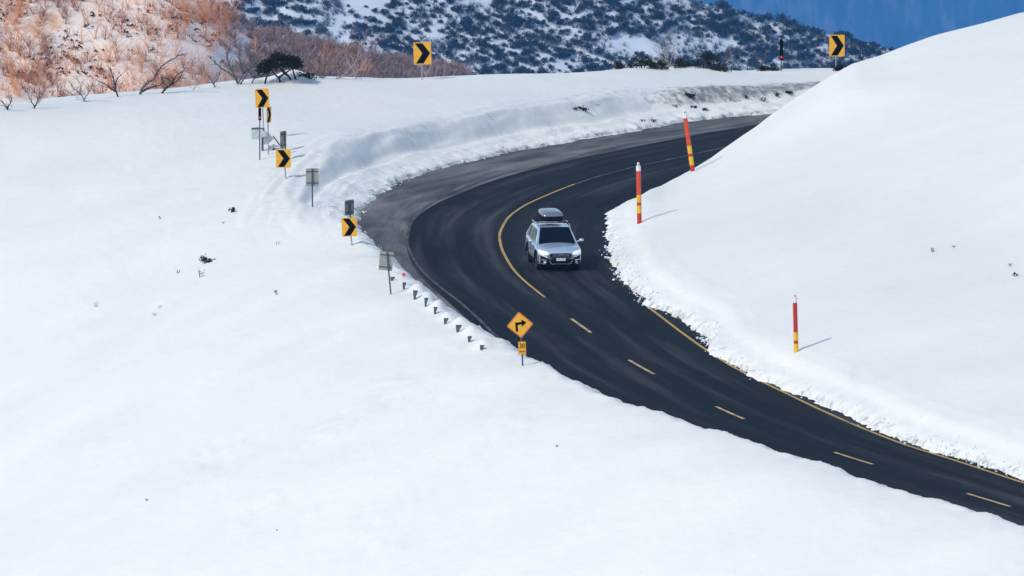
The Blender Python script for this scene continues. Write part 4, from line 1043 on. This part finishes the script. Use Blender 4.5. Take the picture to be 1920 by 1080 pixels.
        fs = [(i*n+j, i*n+(j+1) % n, (i+1)*n+(j+1) % n, (i+1)*n+j) for i in range(len(rows)-1) for j in range(n)] + [tuple(range(n)), tuple((len(rows)-1)*n+j for j in reversed(range(n)))]
        b.add(vs, fs, 0, True); b.build(name, material, rb)
    shell("lid", .25, .43, M['box_lid'], 0, True); shell("base", -.02, .26, M['box_base'], 0, False)
    return root
cl = onz(1050, 503)
make_car((cl[0]+.02, cl[1]-1.2, .006), math.radians(7.0))

# ------------------------------------------------------------------ snow chunks, crumbs
def chunk_mesh(seed):
    rr_ = np.random.default_rng(seed); bm = bmesh.new(); bmesh.ops.create_icosphere(bm, subdivisions=1, radius=1)
    for v in bm.verts: v.co *= rr_.uniform(.65, 1.15); 
    me = bpy.data.meshes.new("snow_chunk"); bm.to_mesh(me); bm.free(); me.materials.append(M['snow_plain']); return me
M['snow_plain'] = mat("chunk_snow", (.82, .85, .88), .6, noise=(6, (.6, .62, .64), .55, .85))
chs = [chunk_mesh(k) for k in range(5)]
for (px, py, r_), lab in zip([(1158,512,.11),(1137,485,.09),(1144,488,.13),(1136,465,.07),(1300,620,.12)],
        ["largest loose snow lump on the asphalt right of the car", "small snow lump at the left of the loose pile beside the car", "snow lump at the right of the loose pile beside the car", "smallest snow lump nearest the tip of the snow bank", "snow lump on the yellow edge line below the bend"]):
    q = onz(px, py); o = link("snow_chunk", chs[R.randrange(5)]); o.location = (q[0], q[1], r_*.5); o.scale = (r_*1.3, r_*1.4, r_*.75); o.rotation_euler = (0, 0, R.uniform(0, 6)); tag(o, lab, "snow lump", "loose snow lumps at the road edge")
ico = chs[0]; base_v = [np.array([v.co for v in c.vertices]) for c in chs]; base_f = [np.array([p.vertices for p in c.polygons]) for c in chs]
vs, fs, n = [], [], 0
def crumb(px_, py_, z_, r_):
    global n
    k = NR.integers(5); V = base_v[k]*r_*np.array([1.2, 1.5, .8]) + np.array([px_, py_, z_]); vs.append(V); fs.append(base_f[k]+n); n += len(V)
for i in range(len(IE)-1):
    a_, c_ = IE[i], IE[i+1]; t = c_-a_; t /= np.linalg.norm(t); nrm = np.array([-t[1], t[0]]); nrm *= np.sign(nrm @ (np.array([25., 0])-a_)) 
    if a_[1] > 20 or a_[1] < -85: continue
    dn = .25 + 1.5*float(sstep(-.3, .6, vnoise(np.array([a_[0]/2.2]), np.array([a_[1]/4]), 59))[0])
    for _ in range(int(dn*(11 if a_[1] > -24 else 3))):
        d = NR.normal()*.20 + .16
        if d < -.7: continue
        p = a_ + t*NR.uniform(0, .4) + nrm*d; r_ = abs(NR.normal())*.030 + .014 + (.05 if NR.random() < .03 else 0)
        if d < -.15: r_ *= .8
        zz = max(0, float(height(np.array([p[0]]), np.array([p[1]]))[0])); crumb(p[0], p[1], zz + r_*.3, r_)
for i in range(len(OE)-1):
    a_, c_ = OE[i], OE[i+1]
    if a_[1] < 12 or a_[1] > 75: continue
    t = c_-a_; t /= np.linalg.norm(t); nrm = np.array([-t[1], t[0]]); nrm *= np.sign(nrm @ (a_ - np.array([8., 20])))
    for _ in range(3):
        d = abs(NR.normal())*1.1 - .15; p = a_ + t*NR.uniform(0, .4) + nrm*d; r_ = abs(NR.normal())*.018 + .012
        zz = max(0, float(height(np.array([p[0]]), np.array([p[1]]))[0])); crumb(p[0], p[1], zz + r_*.3, r_)
tag(link("snow_crumbs", np_mesh("snow_crumbs", np.vstack(vs), np.vstack(fs), False, [M['snow_plain']])), "loose crumbs of ploughed snow along both road edges", kind='stuff')

# ------------------------------------------------------------------ plants poking through the snow
def sprig(px, py, h_px, n_st, n_lf, label, lean=.3, lf=2.2, m=('leaf_olive', 'bark_dark'), group="plants poking through the snow"):
    q = hit(px, py); s = scale_at(q.y); h = h_px/s; o = NB()
    for _ in range(n_st):
        a = NR.uniform(0, 6.28); d = np.array([math.cos(a)*lean*1.4 + lean*.5, math.sin(a)*lean, .9]); d /= np.linalg.norm(d); l = h*NR.uniform(.5, 1.1); p0 = np.array([math.cos(a), math.sin(a), 0])*h*.15
        o.add(*tube_np([p0-np.array([0, 0, .12]), p0+d*l*.5, p0+(d+rv(.12))*l], [.016, .012, .007]), 1)
        if n_lf: 
            C = p0 + d*l*.75 + NR.normal(size=(n_lf, 3))*np.array([.22, .22, .16])*h; leaves(o, C, n_lf, lf/s, 0, .5)
    me = o.mesh("sprig", [M[m[0]], M[m[1]]]); ob = link("sprig", me); ob.location = q; tag(ob, label, "plant", group)
for a in [
 (387,494,15,6,26,"dark leafy tuft, largest on the left snow slope",.5,2.6), (378,519,17,3,5,"thin dark stems just below the largest leafy tuft",.35,2.0),
 (433,399,12,4,16,"dark leafy sprig above the largest tuft on the left slope",.5,2.2), (418,420,7,2,3,"faint twig just below the upper leafy sprig",.3,1.3),
 (520,459,8,2,4,"tiny sprig alone right of the leafy tufts",.3,1.6), (520,552,10,2,8,"small dark sprig, lowest and rightmost on the left slope",.3,1.9),
 (333,512,12,3,4,"faint twigs left of the largest leafy tuft",.3,1.5), (300,578,8,2,3,"fine twig, upper of a faint pair on the left slope",.3,1.4), (289,593,9,2,3,"fine twig, lower of a faint pair on the left slope",.3,1.4),
 (178,577,12,3,2,"pale twigs, farthest left on the slope",.4,1.2), (302,411,6,2,4,"tiny sprig, highest on the left slope",.6,1.5),
 (1748,473,9,3,5,"small dark twig, leftmost on the right snow hill",.4,1.7), (1789,464,6,2,4,"tiny dark dot of a twig on the right snow hill",.3,1.7),
 (1895,500,7,2,4,"upper twig of the pair at the right edge",.3,1.7), (1905,519,9,3,7,"darker lower twig of the pair at the right edge",.3,1.9),
 (1045,838,6,2,3,"tiny twig alone on the lower snow slope",.3,1.4), (275,939,6,3,3,"dark twig in crusted snow at the lower left",.6,1.3), (516,996,5,2,3,"twig in crusted snow at the bottom",.6,1.3)]:
    sprig(*a)
for a in [(1091,207,9,8,22,"dark heath clump on the far ploughed bank",.9,2.0), (1078,206,6,6,8,"low scrub left of the heath clump on the far bank",1.2,1.6), (1120,198,4,3,4,"speck of scrub right of the heath clump",.8,1.4),
          (1293,184,12,6,24,"dark bushy clump at the top of the far snow wall",.5,2.2), (1222,228,9,12,5,"brown grass tuft at the foot of the far snow wall",1.1,1.2), (1205,228,7,8,3,"thin grass left of the brown tuft by the far wall",1.1,1.2),
          (1300,203,8,6,14,"scrub patch halfway down the far snow wall",.8,1.9), (1322,208,8,6,10,"scrub patch right of halfway down the far wall",.8,1.8), (1265,200,6,4,6,"small scrub left on the far snow wall",.8,1.6),
          (1480,176,8,8,14,"scrub at the right end of the far snow wall",.9,1.9), (1455,180,7,6,10,"scrub near the right end of the far snow wall",.9,1.8), (1400,186,8,5,8,"scrub in the middle of the dirty snow wall",.5,1.6), (1430,190,9,6,8,"tall scrub on the dirty snow wall before the hill",.4,1.6)]:
    sprig(*a, m=('stubble', 'bark_dark'), group="scrub on the far ploughed bank")

# ------------------------------------------------------------------ trees along the crest
def px_tree(name, base_px, dy, limbs, r0, mats_, label, cat="tree", twig=5, group="bare trees behind the snowfield", depth=None):
    if depth is None: q = hit(*base_px); by = q.y + dy; q0 = Vector(ony(base_px[0], base_px[1], by))
    else: q0 = Vector(ony(base_px[0], base_px[1], depth))
    s = scale_at(q0.y); root = empty(name, q0, 0, label=label, cat=cat, group=group)
    def W(px, py, yy): return np.array([(px-base_px[0])/s, yy, (base_px[1]-py)/s/cp])
    tw = NB()
    for li, pts in enumerate(limbs):
        yy = 0; dyy = NR.uniform(-.25, .25); P_ = []
        for k, (a, c) in enumerate(pts): P_.append(W(a, c, yy)); yy += dyy + NR.normal()*.05
        if li == 0 or pts[0] == base_px: P_.insert(0, P_[0]-np.array([0, 0, .5]))
        Q = resample(np.array(P_), .08); Q = Q + NR.normal(size=Q.shape)*.008
        rr_ = np.linspace(r0, r0*.28, len(Q))*(1 if li == 0 else .8); o = NB(); o.add(*tube_np(Q, rr_, 6)); me = o.mesh("limb", [mats_], True); link("trunk" if li == 0 else "limb", me, root)
        for k in range(int(len(Q)*.25), len(Q)):
            for _ in range(1 if NR.random() < .55*twig/5 else 0):
                T_ = Q[k]-Q[k-1]; T_ /= np.linalg.norm(T_)+1e-9; d = T_ + rv(.55); d[2] += .35; d /= np.linalg.norm(d); l = NR.uniform(.2, .65)*(1.2-k/len(Q)*.5)
                p = Q[k]; pts_ = [p]; b_ = rv(.12)
                for _k in range(4): d = d+b_+rv(.08); d /= np.linalg.norm(d); p = p+d*l/4; pts_.append(p)
                tw.add(*tube_np(pts_, np.linspace(r0*.26, r0*.10, 5)), 0)
                for _j in range(3):
                    q_ = pts_[NR.integers(1, 4)]; dd = d+rv(.5); dd /= np.linalg.norm(dd); tw.add(*tube_np([q_, q_+dd*l*.25, q_+(dd+rv(.2))*l*.5], [r0*.14, r0*.11, r0*.07]), 0)
    if tw.n: tag(link("twigs", tw.mesh("twigs", [mats_]), root), kind="stuff")
    return root
gB = M['bark_grey']; gD = M['bark_dark']
px_tree("bare_tree", (262,179), .6, [[(262,179),(266,166),(275,156),(290,147),(297,132),(306,121),(318,113),(330,106),(345,98)], [(264,173),(280,165),(300,160),(306,155),(318,162)], [(306,155),(303,145),(316,148),(321,157)]], .075, gB, "grey bare tree with a long limb reaching up right on the left crest")
px_tree("bare_tree", (302,177), .6, [[(302,177),(312,165),(322,157),(330,143),(345,132)], [(318,160),(330,154),(338,147)]], .06, gD, "black leaning bare tree right of the long grey limb")
px_tree("bare_tree", (222,184), .6, [[(222,184),(217,170),(214,152),(210,140),(206,126)], [(217,172),(204,162),(194,154),(186,151)], [(215,160),(222,145),(228,138)]], .055, gD, "dark bare tree with short forked crown left of the grey limb")
px_tree("bare_tree", (447,160), .6, [[(447,160),(441,146),(428,136),(414,128),(396,112)], [(446,157),(456,138),(452,118),(449,98)], [(450,158),(462,140),(472,118),(468,96)], [(444,150),(432,128),(424,104),(428,90)], [(456,138),(470,128),(484,112)]], .06, gB, "wide fan-shaped bare grey tree left of the dark round tree", twig=9)
px_tree("bare_tree", (404,166), .6, [[(404,166),(396,150),(386,138),(380,122)], [(400,158),(410,144),(414,130)]], .04, gB, "small bare tree left of the fan-shaped tree", twig=7)
px_tree("bare_tree", (602,149), .6, [[(602,149),(596,138),(586,128),(576,118)], [(602,147),(608,132),(612,118),(622,108)], [(604,147),(616,138),(628,128),(636,116)], [(596,138),(600,120),(598,104)]], .045, gB, "low forked bare tree right of the dark round tree", twig=9)
px_tree("bare_tree", (628,150), .6, [[(628,150),(642,142),(654,132),(656,120),(650,110)], [(642,142),(660,140),(674,128)]], .05, M['bark_pale'], "pale crooked bare tree at the middle of the mauve thicket", twig=6)
px_tree("bare_tree", (668,149), .6, [[(668,149),(664,132),(668,114),(674,98)], [(666,140),(680,122),(690,108)], [(664,134),(652,118),(648,104)]], .04, M['twig_mauve'], "upright mauve bare tree in the thicket", twig=10)
px_tree("bare_tree", (800,146), .9, [[(800,146),(796,134),(790,126),(786,118)], [(798,140),(806,130),(812,124)]], .035, M['twig_mauve'], "small bare tree under the chevron sign at the thicket's tip", twig=9)
px_tree("bare_tree", (62,208), .6, [[(62,208),(68,194),(74,184),(84,174)], [(65,200),(58,188),(54,178)]], .04, gD, "small black bare tree near the left edge of the crest", twig=8)
px_tree("bare_tree", (18,212), .6, [[(18,212),(12,200),(4,190),(-8,182)], [(14,204),(20,192),(24,180)]], .045, gD, "black bare tree at the very left of the crest", twig=7)
px_tree("bare_tree", (1254,130), .9, [[(1254,130),(1249,112),(1243,96),(1234,80)], [(1253,124),(1252,104),(1250,84),(1252,70)], [(1255,126),(1260,108),(1263,92),(1270,78)], [(1250,116),(1238,104),(1226,96)], [(1250,120),(1236,112),(1220,104)]], .038, M['bark_pale'], "pale fan-shaped bare tree between dark bushes on the far crest", twig=10)
px_tree("bare_tree", (1346,134), .9, [[(1346,134),(1356,122),(1368,108),(1382,92)], [(1350,130),(1364,122),(1378,118)], [(1352,126),(1360,108),(1366,92)]], .035, gB, "grey leaning bare tree right of the olive bush", twig=9)
px_tree("bare_tree", (1425,134), 1.5, [[(1425,134),(1422,118),(1418,104)], [(1424,128),(1432,114),(1436,102)]], .03, gB, "thin grey bare tree left of the black marker post", twig=10)

px_tree("bare_tree", (160,193), .6, [[(160,193),(152,178),(140,168),(132,154)], [(157,187),(168,172),(176,158)], [(150,176),(152,160),(146,148)]], .035, M['bark_grey'], "thin grey bare tree between the black one and the short forked crown", twig=9)
px_tree("bare_tree", (362,170), .6, [[(362,170),(370,154),(366,138),(374,122)], [(368,160),(382,146),(388,134)]], .03, M['bark_pale'], "pale slender bare tree just right of the leaning black tree", twig=9)
px_tree("bare_tree", (472,158), .6, [[(472,158),(478,142),(474,124),(482,106)], [(476,146),(462,130),(458,114)], [(475,150),(488,134),(492,120)]], .04, M['bark_grey'], "grey bare tree standing between the fan-shaped tree and the dark crown", twig=10)
px_tree("bare_tree", (720,148), .6, [[(720,148),(716,134),(722,120),(718,108)], [(718,140),(732,128),(738,116)], [(718,138),(706,126),(702,114)]], .032, M['bark_grey'], "grey bushy bare tree in the right half of the thicket", twig=10)
# dark umbrella-shaped tree on its mound
q = hit(527,154); s = scale_at(q.y)
root = empty("dark_tree", q, 0, label="dark umbrella-crowned snow gum on a small mound at the snow crest", cat="tree")
def W(px, py, yy=0): return np.array([(px-527)/s, yy, (154-py)/s/cp])
for nm, pts, y_ in (("trunk", [(526,160),(524,148),(514,138),(508,130)], 0), ("trunk", [(547,160),(543,146),(534,136),(528,126)], .2), ("trunk", [(499,168),(497,154),(500,144),(506,132)], -.2), ("trunk", [(556,156),(551,142),(548,130)], .5), ("limb", [(522,146),(534,138),(546,130)], .1), ("limb", [(541,144),(530,136),(520,122)], .25)):
    o = NB(); o.add(*tube_np(resample(np.array([W(a, c, y_) for a, c in pts]), .1), np.linspace(.06, .03, len(resample(np.array([W(a, c, y_) for a, c in pts]), .1))), 6)); link(nm, o.mesh(nm, [gD], True), root)
o = NB()
for _ in range(105):
    a = NR.uniform(-1, 1); u = NR.uniform(0, 1)**.6; top_ = 99+ (a*1.02)**2*17 + (6 if a < -.3 else 0); bot = 132 - a*3 + 6*abs(a)*(a < 0)
    px_ = 526 + a*38; py_ = top_+4 + (bot-top_-6)*(1-u)*.8; c = W(px_, py_, NR.normal()*.45)
    leaves(o, c + NR.normal(size=(40, 3))*np.array([.13, .14, .10]), 40, .06, 0, .6)
link("crown", o.mesh("crown", [M['leaf_dark']]), root)
o = NB()
def bush(px, py, w_px, h_px, label, m='leaf_olive', dy=1.2, leaf=.05, dens=1.0, group="evergreen bushes on the far crest"):
    q = hit(px, py+3); q0 = Vector(ony(px, py+3, q.y+dy)); s = scale_at(q0.y); w, h = w_px/s, h_px/s/cp
    o = NB(); n = int(18*dens*max(1, w_px/26))
    for _ in range(n):
        a = NR.uniform(-1, 1); hh = h*(1-.55*a*a)*NR.uniform(.25, 1.0); c = np.array([a*w/2*.9, NR.normal()*.25, hh*.88])
        leaves(o, c + NR.normal(size=(30, 3))*np.array([.10, .10, .09]), 30, leaf, 0, .55)
    for _ in range(6):
        a = NR.uniform(-.7, .7); o.add(*tube_np([(a*w/3, 0, -.4), (a*w/2.4, 0, h*.4), (a*w/2, .05, h*.85)], [.03, .02, .012]), 1)
    ob = link("evergreen_bush", o.mesh("evergreen_bush", [M[m], gD])); ob.location = q0; tag(ob, label, "bush", group)
bush(1160,128,18,16, "small dark bush, leftmost on the far crest")
bush(1203,127,56,26, "wide dark bush left of the pale bare tree")
bush(1236,129,34,18, "low dark bush touching the pale bare tree")
bush(1280,128,34,22, "dark bush between the pale tree and the olive bush")
bush(1326,130,52,42, "tall open olive bush on the far crest", dens=.8, leaf=.055)
bush(1350,133,30,14, "low bush at the right foot of the olive bush")
bush(1442,133,40,12, "low dark bush at the foot of the black marker post", m='leaf_dark')
bush(572,143,34,7, "low dark scrub just right of the umbrella tree", m='leaf_dark', dy=.4)
bush(1572,130,16,9, "small scrub at the foot of the chevron sign by the hill", m='leaf_dark', dy=.3)
